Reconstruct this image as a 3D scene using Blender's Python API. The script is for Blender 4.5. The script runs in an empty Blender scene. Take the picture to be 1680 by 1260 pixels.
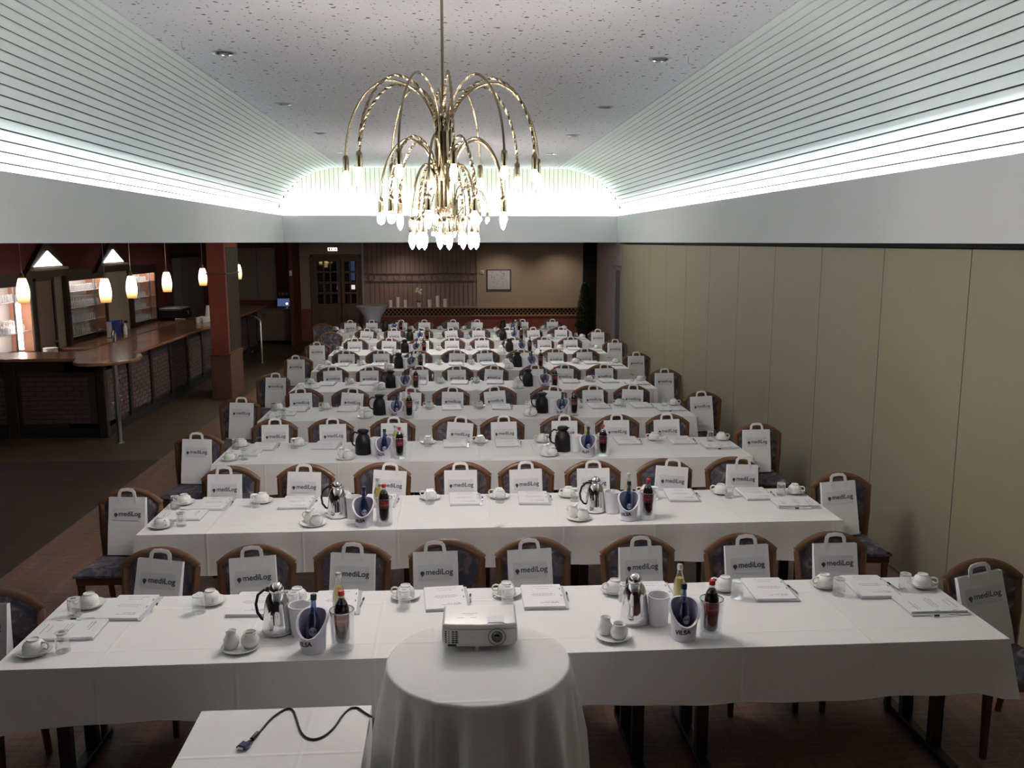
import bpy, bmesh, math, random
from mathutils import Vector, Matrix, Euler
R = math.radians
PI = math.pi
rnd = random.Random(7)
sc = bpy.context.scene
COL = sc.collection

# ------------------------------------------------------------------ camera, world, exposure
CAM_H = 2.63
cam = bpy.data.cameras.new('camera')
cam.sensor_width = 36.0
cam.lens = 36.0 * 1450 / 1680
cam.clip_start = 0.05
cam_ob = bpy.data.objects.new('camera', cam)
cam_ob.location = (0, 0, CAM_H)
cam_ob.rotation_euler = (R(90 - 9.1288), 0, R(-3.934))
COL.objects.link(cam_ob)
sc.camera = cam_ob
w = bpy.data.worlds.new('world'); sc.world = w; w.use_nodes = True
w.node_tree.nodes['Background'].inputs[0].default_value = (0.02, 0.022, 0.025, 1)
w.node_tree.nodes['Background'].inputs[1].default_value = 0.3
sc.view_settings.view_transform = 'Standard'
sc.view_settings.look = 'None'
sc.view_settings.gamma = 1.0
sc.view_settings.use_curve_mapping = False
sc.view_settings.exposure = 0.42
LED_E, BULB_E, PENDANT_E = 240.0, 135.0, 6.5

# ------------------------------------------------------------------ materials
MATS = {}
def _nt(name):
    m = bpy.data.materials.new(name); m.use_nodes = True
    MATS[name] = m
    return m, m.node_tree, m.node_tree.nodes['Principled BSDF']
def mat(name, col, rough=0.5, metal=0.0, spec=0.5, noise=0.0, nscale=20.0, bump=0.0, bscale=60.0, stretch=None, col2=None, trans=0.0, emit=None, es=0.0, coat=0.0):
    m, nt, b = _nt(name)
    c = (*col, 1)
    b.inputs['Base Color'].default_value = c
    b.inputs['Roughness'].default_value = rough
    b.inputs['Metallic'].default_value = metal
    b.inputs['Specular IOR Level'].default_value = spec
    b.inputs['Transmission Weight'].default_value = trans
    b.inputs['Coat Weight'].default_value = coat
    if emit:
        b.inputs['Emission Color'].default_value = (*emit, 1); b.inputs['Emission Strength'].default_value = es
    if noise or col2 or bump:
        tc = nt.nodes.new('ShaderNodeTexCoord'); mp = nt.nodes.new('ShaderNodeMapping')
        nt.links.new(tc.outputs['Object'], mp.inputs[0])
        if stretch: mp.inputs['Scale'].default_value = stretch
    if noise or col2:
        n = nt.nodes.new('ShaderNodeTexNoise'); n.inputs['Scale'].default_value = nscale; n.inputs['Detail'].default_value = 4
        nt.links.new(mp.outputs[0], n.inputs['Vector'])
        mx = nt.nodes.new('ShaderNodeMix'); mx.data_type = 'RGBA'
        mx.inputs[6].default_value = tuple(x * (1 - noise) for x in col) + (1,)
        mx.inputs[7].default_value = (*(col2 or tuple(min(1, x * (1 + noise)) for x in col)), 1)
        nt.links.new(n.outputs['Fac'], mx.inputs[0]); nt.links.new(mx.outputs[2], b.inputs['Base Color'])
    if bump:
        n2 = nt.nodes.new('ShaderNodeTexNoise'); n2.inputs['Scale'].default_value = bscale; n2.inputs['Detail'].default_value = 3
        nt.links.new(mp.outputs[0], n2.inputs['Vector'])
        bp = nt.nodes.new('ShaderNodeBump'); bp.inputs['Strength'].default_value = bump; bp.inputs['Distance'].default_value = 0.01
        nt.links.new(n2.outputs['Fac'], bp.inputs['Height']); nt.links.new(bp.outputs[0], b.inputs['Normal'])
    return m
def emission(name, col, s):
    m = bpy.data.materials.new(name); m.use_nodes = True; MATS[name] = m
    nt = m.node_tree; nt.nodes.remove(nt.nodes['Principled BSDF'])
    e = nt.nodes.new('ShaderNodeEmission'); e.inputs[0].default_value = (*col, 1); e.inputs[1].default_value = s
    nt.links.new(e.outputs[0], nt.nodes['Material Output'].inputs[0])
    return m
def thin_glass(name, tint=(1, 1, 1), gloss=1.0, rough=0.02, base=0.06):
    m = bpy.data.materials.new(name); m.use_nodes = True; MATS[name] = m
    nt = m.node_tree; nt.nodes.remove(nt.nodes['Principled BSDF'])
    t = nt.nodes.new('ShaderNodeBsdfTransparent'); t.inputs[0].default_value = (*tint, 1)
    g = nt.nodes.new('ShaderNodeBsdfGlossy'); g.inputs[0].default_value = (gloss, gloss, gloss, 1); g.inputs['Roughness'].default_value = rough
    lw = nt.nodes.new('ShaderNodeLayerWeight'); lw.inputs[0].default_value = 0.35
    mr = nt.nodes.new('ShaderNodeMapRange'); mr.inputs[3].default_value = base; mr.inputs[4].default_value = 0.85
    nt.links.new(lw.outputs['Facing'], mr.inputs[0])
    mx = nt.nodes.new('ShaderNodeMixShader')
    nt.links.new(mr.outputs[0], mx.inputs[0]); nt.links.new(t.outputs[0], mx.inputs[1]); nt.links.new(g.outputs[0], mx.inputs[2])
    nt.links.new(mx.outputs[0], nt.nodes['Material Output'].inputs[0])
    return m

mat('plaster_white', (0.62, 0.66, 0.67), 0.8, noise=0.03, nscale=3)
mat('fascia_paint', (0.60, 0.635, 0.655), 0.75, noise=0.04, nscale=2.0, bump=0.05, bscale=90)
mat('slat_white', (0.74, 0.795, 0.785), 0.55, noise=0.03, nscale=4, stretch=(1, 0.1, 1))
mat('slat_cream', (0.66, 0.70, 0.56), 0.6, noise=0.05, nscale=6, stretch=(1, 1, 0.2))
mat('groove_dark', (0.045, 0.055, 0.06), 0.9)
mat('black_gap', (0.006, 0.006, 0.007), 0.9)
mat('panel_cream', (0.255, 0.23, 0.16), 0.65, noise=0.05, nscale=9, bump=0.12, bscale=160)
mat('wall_beige', (0.36, 0.30, 0.225), 0.85, noise=0.05, nscale=4, bump=0.08, bscale=70)
mat('wall_pinkish', (0.38, 0.32, 0.29), 0.85, noise=0.05, nscale=4)
mat('wall_red', (0.115, 0.022, 0.022), 0.8, noise=0.15, nscale=5)
mat('dado_red', (0.22, 0.06, 0.04), 0.7, noise=0.12, nscale=6)
mat('relief_brown', (0.27, 0.195, 0.165), 0.8, noise=0.06, nscale=5)
mat('relief_line', (0.12, 0.085, 0.075), 0.8)
mat('oak_lattice', (0.34, 0.20, 0.11), 0.55, noise=0.2, nscale=12)
mat('column_red', (0.23, 0.045, 0.03), 0.65, noise=0.08, nscale=4)
mat('column_oak', (0.13, 0.06, 0.035), 0.5, noise=0.2, nscale=6, stretch=(3, 3, 0.4))
mat('soffit_dark', (0.10, 0.075, 0.065), 0.9)
mat('stage_dark', (0.035, 0.033, 0.036), 0.9)
mat('door_wood', (0.115, 0.062, 0.034), 0.45, noise=0.25, nscale=7, stretch=(4, 4, 0.4))
mat('dark_wood', (0.028, 0.019, 0.015), 0.45, noise=0.3, nscale=8)
mat('bar_top_wood', (0.33, 0.165, 0.085), 0.22, noise=0.25, nscale=5, stretch=(6, 0.7, 1), coat=0.3)
mat('brown_panel', (0.17, 0.105, 0.075), 0.6, noise=0.2, nscale=6, stretch=(3, 3, 0.4))
mat('brick_red', (0.105, 0.062, 0.055), 0.9, noise=0.3, nscale=12, bump=0.4, bscale=60)
mat('mortar', (0.05, 0.04, 0.038), 0.95)
mat('chair_wood', (0.135, 0.06, 0.027), 0.4, noise=0.3, nscale=9, stretch=(3, 3, 0.6), coat=0.2)
mat('chair_wood_dark', (0.06, 0.026, 0.014), 0.45, noise=0.3, nscale=9)
mat('bag_paper', (0.88, 0.885, 0.895), 0.75, noise=0.03, nscale=8, bump=0.1, bscale=14)
mat('bag_patch', (0.75, 0.76, 0.785), 0.75)
mat('ink_blue', (0.045, 0.06, 0.10), 0.6)
mat('ink_grey', (0.33, 0.33, 0.37), 0.7)
mat('ink_black', (0.01, 0.01, 0.014), 0.6)
mat('sheet_white', (0.80, 0.80, 0.825), 0.6)
mat('sleeve_plastic', (0.55, 0.57, 0.60), 0.15)
mat('porcelain', (0.84, 0.845, 0.835), 0.18, spec=0.6)
mat('sugar_dark', (0.16, 0.10, 0.08), 0.8)
mat('chrome', (0.80, 0.80, 0.81), 0.07, 1.0)
mat('steel', (0.55, 0.56, 0.57), 0.28, 1.0)
mat('brass', (0.29, 0.24, 0.155), 0.2, 1.0)
mat('brass_dark', (0.18, 0.14, 0.085), 0.25, 1.0)
mat('black_plastic', (0.008, 0.008, 0.009), 0.38, spec=0.3)
mat('cap_blue', (0.012, 0.016, 0.035), 0.4)
mat('cap_red', (0.50, 0.02, 0.025), 0.4)
mat('cap_silver', (0.75, 0.76, 0.76), 0.3, 0.7)
mat('label_red', (0.33, 0.025, 0.03), 0.4)
mat('label_pale', (0.45, 0.50, 0.60), 0.4)
mat('cola', (0.012, 0.006, 0.006), 0.06, spec=0.6)
mat('juice', (0.62, 0.52, 0.10), 0.12, emit=None)
mat('water_blue', (0.055, 0.085, 0.19), 0.06, spec=0.7)
mat('cooler_white', (0.72, 0.72, 0.81), 0.3)
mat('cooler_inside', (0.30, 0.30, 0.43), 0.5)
mat('projector_white', (0.72, 0.72, 0.705), 0.35)
mat('projector_grey', (0.50, 0.50, 0.50), 0.4)
mat('lens_black', (0.008, 0.008, 0.01), 0.08, spec=0.8)
mat('vga_blue', (0.03, 0.035, 0.10), 0.4)
mat('pot_black', (0.015, 0.015, 0.017), 0.5)
mat('leaf_green', (0.05, 0.11, 0.045), 0.6, noise=0.4, nscale=15)
mat('orchid_white', (0.75, 0.74, 0.7), 0.6)
mat('frame_dark', (0.05, 0.035, 0.05), 0.5)
mat('plan_paper', (0.52, 0.52, 0.58), 0.6)
mat('grey_metal', (0.28, 0.28, 0.31), 0.4, 0.3)
mat('grey_metal_dark', (0.09, 0.09, 0.11), 0.4)
mat('blue_box', (0.02, 0.045, 0.28), 0.5)
mat('grey_card', (0.40, 0.41, 0.44), 0.7)
mat('cabinet_side', (0.45, 0.22, 0.14), 0.8)
mat('cabinet_lit_back', (0.46, 0.43, 0.41), 0.8)
mat('kitchen_panel', (0.19, 0.165, 0.14), 0.7, noise=0.06, nscale=4)
mat('kitchen_counter', (0.17, 0.125, 0.085), 0.45, noise=0.2, nscale=8)
mat('table_metal', (0.012, 0.012, 0.013), 0.4)
mat('tabletop_board', (0.30, 0.24, 0.17), 0.5, noise=0.1)
thin_glass('tumbler_glass', (0.93, 0.95, 0.945), 1.0, 0.03, 0.17)
def painted_shine(name, col, share):  # clear glass with lamp shine painted in as diffuse white
    m = bpy.data.materials.new(name); m.use_nodes = True; MATS[name] = m
    nt = m.node_tree; b = nt.nodes['Principled BSDF']
    b.inputs['Base Color'].default_value = (*col, 1); b.inputs['Roughness'].default_value = 0.12
    t = nt.nodes.new('ShaderNodeBsdfTransparent'); mx = nt.nodes.new('ShaderNodeMixShader'); lw = nt.nodes.new('ShaderNodeLayerWeight'); lw.inputs[0].default_value = 0.4
    mr = nt.nodes.new('ShaderNodeMapRange'); mr.inputs[3].default_value = share; mr.inputs[4].default_value = 0.95
    nt.links.new(lw.outputs['Facing'], mr.inputs[0]); nt.links.new(mr.outputs[0], mx.inputs[0])
    nt.links.new(t.outputs[0], mx.inputs[1]); nt.links.new(b.outputs[0], mx.inputs[2]); nt.links.new(mx.outputs[0], nt.nodes['Material Output'].inputs[0])
painted_shine('bar_glass', (0.85, 0.86, 0.87), 0.3)
thin_glass('clear_plastic', (0.95, 0.96, 0.975), 1.0, 0.05, 0.07)
thin_glass('bottle_clear', (0.88, 0.91, 0.93), 1.0, 0.03, 0.10)
thin_glass('bottle_blue', (0.30, 0.42, 0.62), 1.0, 0.03, 0.10)
thin_glass('pane_glass', (0.55, 0.58, 0.62), 1.0, 0.03, 0.12)
emission('led_glow', (0.93, 0.985, 1.0), LED_E)
emission('bulb_glow', (1.0, 0.89, 0.84), BULB_E)
emission('tube_glow', (1.0, 0.86, 0.80), 22.0)
emission('gable_glow', (1.0, 0.95, 0.93), 4.0)
emission('exit_glow', (1.0, 0.80, 0.68), 2.6)
emission('spot_glow', (1.0, 0.72, 0.5), 6.0)
emission('screen_glow', (0.05, 0.07, 0.16), 1.0)
emission('room_beyond_blue', (0.12, 0.17, 0.30), 0.6)
emission('room_beyond_warm', (0.75, 0.50, 0.22), 0.7)

def special():
    # table linen: white damask with pressed fold lines as fine relief
    m, nt, b = _nt('linen')
    b.inputs['Base Color'].default_value = (0.80, 0.80, 0.80, 1); b.inputs['Roughness'].default_value = 0.85
    b.inputs['Sheen Weight'].default_value = 0.15
    tc = nt.nodes.new('ShaderNodeTexCoord'); sp = nt.nodes.new('ShaderNodeSeparateXYZ')
    nt.links.new(tc.outputs['Object'], sp.inputs[0])
    def line(axis, period, off):
        a = nt.nodes.new('ShaderNodeMath'); a.operation = 'ADD'; a.inputs[1].default_value = off
        nt.links.new(sp.outputs[axis], a.inputs[0])
        p = nt.nodes.new('ShaderNodeMath'); p.operation = 'PINGPONG'; p.inputs[1].default_value = period / 2
        nt.links.new(a.outputs[0], p.inputs[0])
        q = nt.nodes.new('ShaderNodeMapRange'); q.inputs[1].default_value = 0; q.inputs[2].default_value = 0.012
        q.inputs[3].default_value = 1; q.inputs[4].default_value = 0
        nt.links.new(p.outputs[0], q.inputs[0]); return q
    l1 = line('X', 0.62, 0.17); l2 = line('Y', 0.47, 0.31); l3 = line('Z', 0.21, 0.05)
    s1 = nt.nodes.new('ShaderNodeMath'); s1.operation = 'ADD'; nt.links.new(l1.outputs[0], s1.inputs[0]); nt.links.new(l2.outputs[0], s1.inputs[1])
    n = nt.nodes.new('ShaderNodeTexNoise'); n.inputs['Scale'].default_value = 5; n.inputs['Detail'].default_value = 5
    nt.links.new(tc.outputs['Object'], n.inputs['Vector'])
    s2 = nt.nodes.new('ShaderNodeMath'); s2.operation = 'MULTIPLY_ADD'; s2.inputs[1].default_value = 1.6
    nt.links.new(n.outputs['Fac'], s2.inputs[0]); nt.links.new(s1.outputs[0], s2.inputs[2])
    bp = nt.nodes.new('ShaderNodeBump'); bp.inputs['Strength'].default_value = 0.35; bp.inputs['Distance'].default_value = 0.006
    nt.links.new(s2.outputs[0], bp.inputs['Height']); nt.links.new(bp.outputs[0], b.inputs['Normal'])
    # chair fabric: dark navy with large faded floral blots
    m, nt, b = _nt('upholstery')
    b.inputs['Roughness'].default_value = 0.9
    tc = nt.nodes.new('ShaderNodeTexCoord'); oi = nt.nodes.new('ShaderNodeObjectInfo')
    ad = nt.nodes.new('ShaderNodeVectorMath'); ad.operation = 'MULTIPLY_ADD'; ad.inputs[1].default_value = (1, 1, 1)
    cx = nt.nodes.new('ShaderNodeCombineXYZ'); ml = nt.nodes.new('ShaderNodeMath'); ml.operation = 'MULTIPLY'; ml.inputs[1].default_value = 37.0
    nt.links.new(oi.outputs['Random'], ml.inputs[0]); nt.links.new(ml.outputs[0], cx.inputs[0])
    nt.links.new(tc.outputs['Object'], ad.inputs[0]); nt.links.new(cx.outputs[0], ad.inputs[2])
    n1 = nt.nodes.new('ShaderNodeTexNoise'); n1.inputs['Scale'].default_value = 9; n1.inputs['Detail'].default_value = 3; n1.inputs['Distortion'].default_value = 1.5
    nt.links.new(ad.outputs[0], n1.inputs['Vector'])
    cr = nt.nodes.new('ShaderNodeValToRGB'); e = cr.color_ramp.elements
    e[0].position = 0.30; e[0].color = (0.04, 0.046, 0.08, 1); e[1].position = 0.80; e[1].color = (0.40, 0.35, 0.34, 1)
    for p, c in ((0.45, (0.06, 0.06, 0.085, 1)), (0.53, (0.15, 0.115, 0.115, 1)), (0.59, (0.075, 0.085, 0.13, 1)), (0.66, (0.25, 0.19, 0.185, 1))):
        x = e.new(p); x.color = c
    nt.links.new(n1.outputs['Fac'], cr.inputs[0]); nt.links.new(cr.outputs[0], b.inputs['Base Color'])
    # acoustic board ceiling with round holes of mixed size
    m, nt, b = _nt('perforated_board')
    b.inputs['Roughness'].default_value = 0.85
    tc = nt.nodes.new('ShaderNodeTexCoord')
    def dots(scale, r0, r1):
        v = nt.nodes.new('ShaderNodeTexVoronoi'); v.voronoi_dimensions = '2D'; v.inputs['Scale'].default_value = scale
        nt.links.new(tc.outputs['Object'], v.inputs['Vector'])
        sp2 = nt.nodes.new('ShaderNodeSeparateColor'); nt.links.new(v.outputs['Color'], sp2.inputs[0])
        mr = nt.nodes.new('ShaderNodeMapRange'); mr.inputs[3].default_value = r0; mr.inputs[4].default_value = r1
        nt.links.new(sp2.outputs[0], mr.inputs[0])
        g = nt.nodes.new('ShaderNodeMath'); g.operation = 'LESS_THAN'
        nt.links.new(v.outputs['Distance'], g.inputs[0]); nt.links.new(mr.outputs[0], g.inputs[1]); return g
    d1 = dots(5.5, 0.01, 0.10); d2 = dots(11, 0.03, 0.10)
    mxx = nt.nodes.new('ShaderNodeMath'); mxx.operation = 'MAXIMUM'; nt.links.new(d1.outputs[0], mxx.inputs[0]); nt.links.new(d2.outputs[0], mxx.inputs[1])
    mx = nt.nodes.new('ShaderNodeMix'); mx.data_type = 'RGBA'; mx.inputs[6].default_value = (0.66, 0.67, 0.71, 1); mx.inputs[7].default_value = (0.10, 0.10, 0.115, 1)
    nt.links.new(mxx.outputs[0], mx.inputs[0]); nt.links.new(mx.outputs[2], b.inputs['Base Color'])
    # strip wood floors
    def planks(name, c1, c2, rot, wid, lng, rough):
        m, nt, b = _nt(name); b.inputs['Roughness'].default_value = rough
        tc = nt.nodes.new('ShaderNodeTexCoord'); mp = nt.nodes.new('ShaderNodeMapping'); mp.inputs['Rotation'].default_value = (0, 0, rot)
        nt.links.new(tc.outputs['Object'], mp.inputs[0])
        br = nt.nodes.new('ShaderNodeTexBrick'); br.inputs['Color1'].default_value = (*c1, 1); br.inputs['Color2'].default_value = (*c2, 1)
        br.inputs['Mortar'].default_value = tuple(x * 0.8 for x in c2) + (1,); br.inputs['Scale'].default_value = 1
        br.inputs['Mortar Size'].default_value = 0.0025; br.inputs['Brick Width'].default_value = lng; br.inputs['Row Height'].default_value = wid
        nt.links.new(mp.outputs[0], br.inputs['Vector'])
        n = nt.nodes.new('ShaderNodeTexNoise'); n.inputs['Scale'].default_value = 3; n.inputs['Detail'].default_value = 6
        m2 = nt.nodes.new('ShaderNodeMapping'); m2.inputs['Rotation'].default_value = (0, 0, rot); m2.inputs['Scale'].default_value = (1.5, 22, 1)
        nt.links.new(tc.outputs['Object'], m2.inputs[0]); nt.links.new(m2.outputs[0], n.inputs['Vector'])
        mx = nt.nodes.new('ShaderNodeMix'); mx.data_type = 'RGBA'; mx.blend_type = 'MULTIPLY'; mx.inputs[0].default_value = 0.75
        cr = nt.nodes.new('ShaderNodeValToRGB'); cr.color_ramp.elements[0].position = 0.3; cr.color_ramp.elements[0].color = (0.45, 0.45, 0.45, 1)
        cr.color_ramp.elements[1].position = 0.7; cr.color_ramp.elements[1].color = (1.25, 1.25, 1.25, 1)
        nt.links.new(n.outputs['Fac'], cr.inputs[0]); nt.links.new(br.outputs['Color'], mx.inputs[6]); nt.links.new(cr.outputs[0], mx.inputs[7])
        nt.links.new(mx.outputs[2], b.inputs['Base Color'])
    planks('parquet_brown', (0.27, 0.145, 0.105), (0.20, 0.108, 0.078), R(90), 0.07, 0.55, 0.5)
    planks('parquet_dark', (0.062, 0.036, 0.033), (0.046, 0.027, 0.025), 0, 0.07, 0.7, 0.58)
    planks('parquet_olive', (0.115, 0.082, 0.045), (0.085, 0.060, 0.034), 0, 0.12, 0.9, 0.5)
    # pendant glass: opal white above, amber towards the rim
    m = bpy.data.materials.new('opal_amber'); m.use_nodes = True; MATS['opal_amber'] = m
    nt = m.node_tree; nt.nodes.remove(nt.nodes['Principled BSDF'])
    tc = nt.nodes.new('ShaderNodeTexCoord'); sp = nt.nodes.new('ShaderNodeSeparateXYZ'); nt.links.new(tc.outputs['Object'], sp.inputs[0])
    cr = nt.nodes.new('ShaderNodeValToRGB'); mr = nt.nodes.new('ShaderNodeMapRange'); mr.inputs[1].default_value = -0.34; mr.inputs[2].default_value = 0.0
    nt.links.new(sp.outputs['Z'], mr.inputs[0]); nt.links.new(mr.outputs[0], cr.inputs[0])
    e = cr.color_ramp.elements; e[0].position = 0.0; e[0].color = (0.80, 0.38, 0.07, 1); e[1].position = 0.6; e[1].color = (1.0, 0.86, 0.62, 1)
    x = e.new(0.92); x.color = (1.0, 0.80, 0.45, 1); x = e.new(1.0); x.color = (0.5, 0.24, 0.06, 1)
    em = nt.nodes.new('ShaderNodeEmission'); em.inputs[1].default_value = PENDANT_E
    mm = nt.nodes.new('ShaderNodeMapRange'); mm.inputs[1].default_value = -0.33; mm.inputs[2].default_value = 0.0; mm.inputs[3].default_value = PENDANT_E * 0.08; mm.inputs[4].default_value = PENDANT_E
    nt.links.new(sp.outputs['Z'], mm.inputs[0]); nt.links.new(mm.outputs[0], em.inputs[1])
    nt.links.new(cr.outputs[0], em.inputs[0]); nt.links.new(em.outputs[0], nt.nodes['Material Output'].inputs[0])
special()

# ------------------------------------------------------------------ mesh building
class MB:
    def __init__(s): s.v = []; s.f = []
    def add(s, vs, fs, M=None):
        o = len(s.v)
        s.v += [tuple(M @ Vector(p)) if M is not None else tuple(p) for p in vs]
        s.f += [tuple(i + o for i in f) for f in fs]; return s
    def box(s, x0, x1, y0, y1, z0, z1, M=None):
        return s.add([(x0,y0,z0),(x1,y0,z0),(x1,y1,z0),(x0,y1,z0),(x0,y0,z1),(x1,y0,z1),(x1,y1,z1),(x0,y1,z1)],
                     [(0,3,2,1),(4,5,6,7),(0,1,5,4),(1,2,6,5),(2,3,7,6),(3,0,4,7)], M)
    def taper(s, p0, p1, w0, w1, d0=None, d1=None):
        d0 = d0 or w0; d1 = d1 or w1
        vs = []
        for p, a, b in ((p0, w0, d0), (p1, w1, d1)):
            vs += [(p[0]-a/2,p[1]-b/2,p[2]),(p[0]+a/2,p[1]-b/2,p[2]),(p[0]+a/2,p[1]+b/2,p[2]),(p[0]-a/2,p[1]+b/2,p[2])]
        return s.add(vs, [(0,3,2,1),(4,5,6,7),(0,1,5,4),(1,2,6,5),(2,3,7,6),(3,0,4,7)])
    def tube(s, pts, r, n=6, closed=False, sx=1.0, up=None, twist=0.0):
        pts = [Vector(p) for p in pts]; N = len(pts)
        rr = r if isinstance(r, (list, tuple)) else [r] * N
        base = len(s.v); prev = None
        for i, p in enumerate(pts):
            if closed: t = pts[(i+1) % N] - pts[i-1]
            else: t = pts[min(i+1, N-1)] - pts[max(i-1, 0)]
            t.normalize()
            if prev is None:
                a = Vector(up) if up else (Vector((0,0,1)) if abs(t.z) < 0.9 else Vector((1,0,0)))
            else: a = prev
            a = (a - t * a.dot(t)).normalized(); prev = a; b = t.cross(a)
            for k in range(n):
                th = 2*PI*(k+0.5)/n + twist*i
                s.v.append(tuple(p + a*math.cos(th)*rr[i]*sx + b*math.sin(th)*rr[i]))
        for i in range(N if closed else N-1):
            j = (i+1) % N
            for k in range(n):
                s.f.append((base+i*n+k, base+j*n+k, base+j*n+(k+1)%n, base+i*n+(k+1)%n))
        if not closed:
            s.f.append(tuple(base+k for k in range(n))); s.f.append(tuple(base+(N-1)*n+k for k in reversed(range(n))))
        return s
    def lathe(s, prof, n=16, c=(0,0,0), zf=None, M=None):
        vs = []; fs = []
        for (r, z) in prof:
            for k in range(n):
                a = 2*PI*k/n
                zz = zf(a, z) if zf else z
                vs.append((c[0]+r*math.cos(a), c[1]+r*math.sin(a), c[2]+zz))
        for i in range(len(prof)-1):
            for k in range(n):
                fs.append((i*n+k, i*n+(k+1)%n, (i+1)*n+(k+1)%n, (i+1)*n+k))
        if prof[0][0] > 1e-6: fs.append(tuple(reversed(range(n))))
        if prof[-1][0] > 1e-6: fs.append(tuple((len(prof)-1)*n+k for k in range(n)))
        return s.add(vs, fs, M)
    def prism(s, poly, a0, a1, axis='z', M=None):
        n = len(poly)
        def P(u, v, t): return {'z': (u, v, t), 'y': (u, t, v), 'x': (t, u, v)}[axis]
        vs = [P(u, v, a0) for u, v in poly] + [P(u, v, a1) for u, v in poly]
        fs = [tuple(reversed(range(n))), tuple(range(n, 2*n))] + [(i, (i+1)%n, n+(i+1)%n, n+i) for i in range(n)]
        return s.add(vs, fs, M)
    def grid(s, fn, nu, nv):
        vs = [fn(i/(nu-1), j/(nv-1)) for i in range(nu) for j in range(nv)]
        fs = [(i*nv+j, (i+1)*nv+j, (i+1)*nv+j+1, i*nv+j+1) for i in range(nu-1) for j in range(nv-1)]
        return s.add(vs, fs)
    def mesh(s, name, m, smooth=None, bevel=0.0, seg=1, thick=0.0):
        me = bpy.data.meshes.new(name)
        me.from_pydata(s.v, [], s.f)
        bm = bmesh.new(); bm.from_mesh(me)
        bmesh.ops.remove_doubles(bm, verts=bm.verts, dist=1e-6)
        bmesh.ops.dissolve_degenerate(bm, dist=1e-6, edges=bm.edges)
        bmesh.ops.recalc_face_normals(bm, faces=bm.faces)
        if thick:
            bmesh.ops.solidify(bm, geom=bm.faces[:], thickness=thick)
        if bevel:
            bmesh.ops.bevel(bm, geom=[e for e in bm.edges if len(e.link_faces) == 2 and e.calc_face_angle(0) > 0.6], offset=bevel, segments=seg, profile=0.6, affect='EDGES', clamp_overlap=True)
        bm.to_mesh(me); bm.free()
        me.materials.append(MATS[m])
        if smooth:
            for p in me.polygons: p.use_smooth = True
            me.set_sharp_from_angle(angle=R(smooth))
        return me

def T(x=0, y=0, z=0, rx=0, ry=0, rz=0, s=1.0):
    return Matrix.Translation((x, y, z)) @ Euler((rx, ry, rz)).to_matrix().to_4x4() @ Matrix.Scale(s, 4)
def ob(name, me, parent=None, M=None, label=None, kind=None):
    o = bpy.data.objects.new(name, me); COL.objects.link(o)
    if parent: o.parent = parent
    if me is not None and me.get('kind'): o['kind'] = me['kind']
    if M is not None: o.matrix_basis = M
    if label: o['label'] = label
    if kind: o['kind'] = kind
    return o
def tag(o, label, cat, group=None):
    o['label'] = label; o['category'] = cat
    if group: o['group'] = group
    return o
def struct(name, me, parent=None, M=None):
    o = ob(name, me, parent, M)
    if not parent: o['kind'] = 'structure'
    return o
# a kit: root mesh (or None) plus parts (name, mesh, local matrix, label, sub-parts); every placing makes new objects sharing meshes
def place(name, kit, label, cat, M, group=None):
    root = ob(name, kit[0], None, M); tag(root, label, cat, group)
    def put(parts, par):
        for p in parts:
            o = ob(p[0], p[1], par, p[2] if len(p) > 2 else None, p[3] if len(p) > 3 else None)
            if len(p) > 4: put(p[4], o)
    put(kit[1], root)
    return root
def text_mesh(s, size, m, extrude=0.0, align='CENTER', spacing=1.0, off=0.0):
    c = bpy.data.curves.new('text', 'FONT'); c.body = s; c.size = size; c.extrude = extrude; c.align_x = align; c.space_character = spacing
    c.resolution_u = 3; c.offset = off
    o = bpy.data.objects.new('text', c)
    me = bpy.data.meshes.new_from_object(o)
    bpy.data.objects.remove(o); me.materials.clear(); me.materials.append(MATS[m])
    return me
ORD = ['first', 'second', 'third', 'fourth', 'fifth', 'sixth', 'seventh', 'eighth', 'ninth', 'tenth', 'eleventh', 'twelfth', 'thirteenth', 'fourteenth']

# ------------------------------------------------------------------ the room
XL, XR, YB, YE = -3.43, 3.5, -2.6, 18.7        # fascia planes, wall behind the camera, far fascia
ZC, ZF0, ZF1 = 4.16, 2.62, 3.17                # flat ceiling, fascia bottom and top
YW = 24.0                                      # far wall
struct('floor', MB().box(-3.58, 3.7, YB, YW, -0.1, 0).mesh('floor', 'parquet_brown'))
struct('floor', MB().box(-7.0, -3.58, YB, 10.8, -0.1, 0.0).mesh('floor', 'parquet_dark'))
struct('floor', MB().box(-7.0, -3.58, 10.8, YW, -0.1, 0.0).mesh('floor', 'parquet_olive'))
struct('ceiling', MB().box(-2.22, 2.25, YB, 19.2, ZC, ZC+0.1).mesh('ceiling', 'perforated_board'))
struct('ceiling', MB().box(-7.0, XL-0.3, YB, YW, 2.70, 2.8).box(XL-0.3, 4.0, YE+0.32, YW, 2.70, 2.8).mesh('ceiling', 'soffit_dark'))
struct('wall_back', MB().box(-7.0, 3.9, YB-0.1, YB, 0, 4.4).mesh('wall_back', 'stage_dark'))
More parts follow.
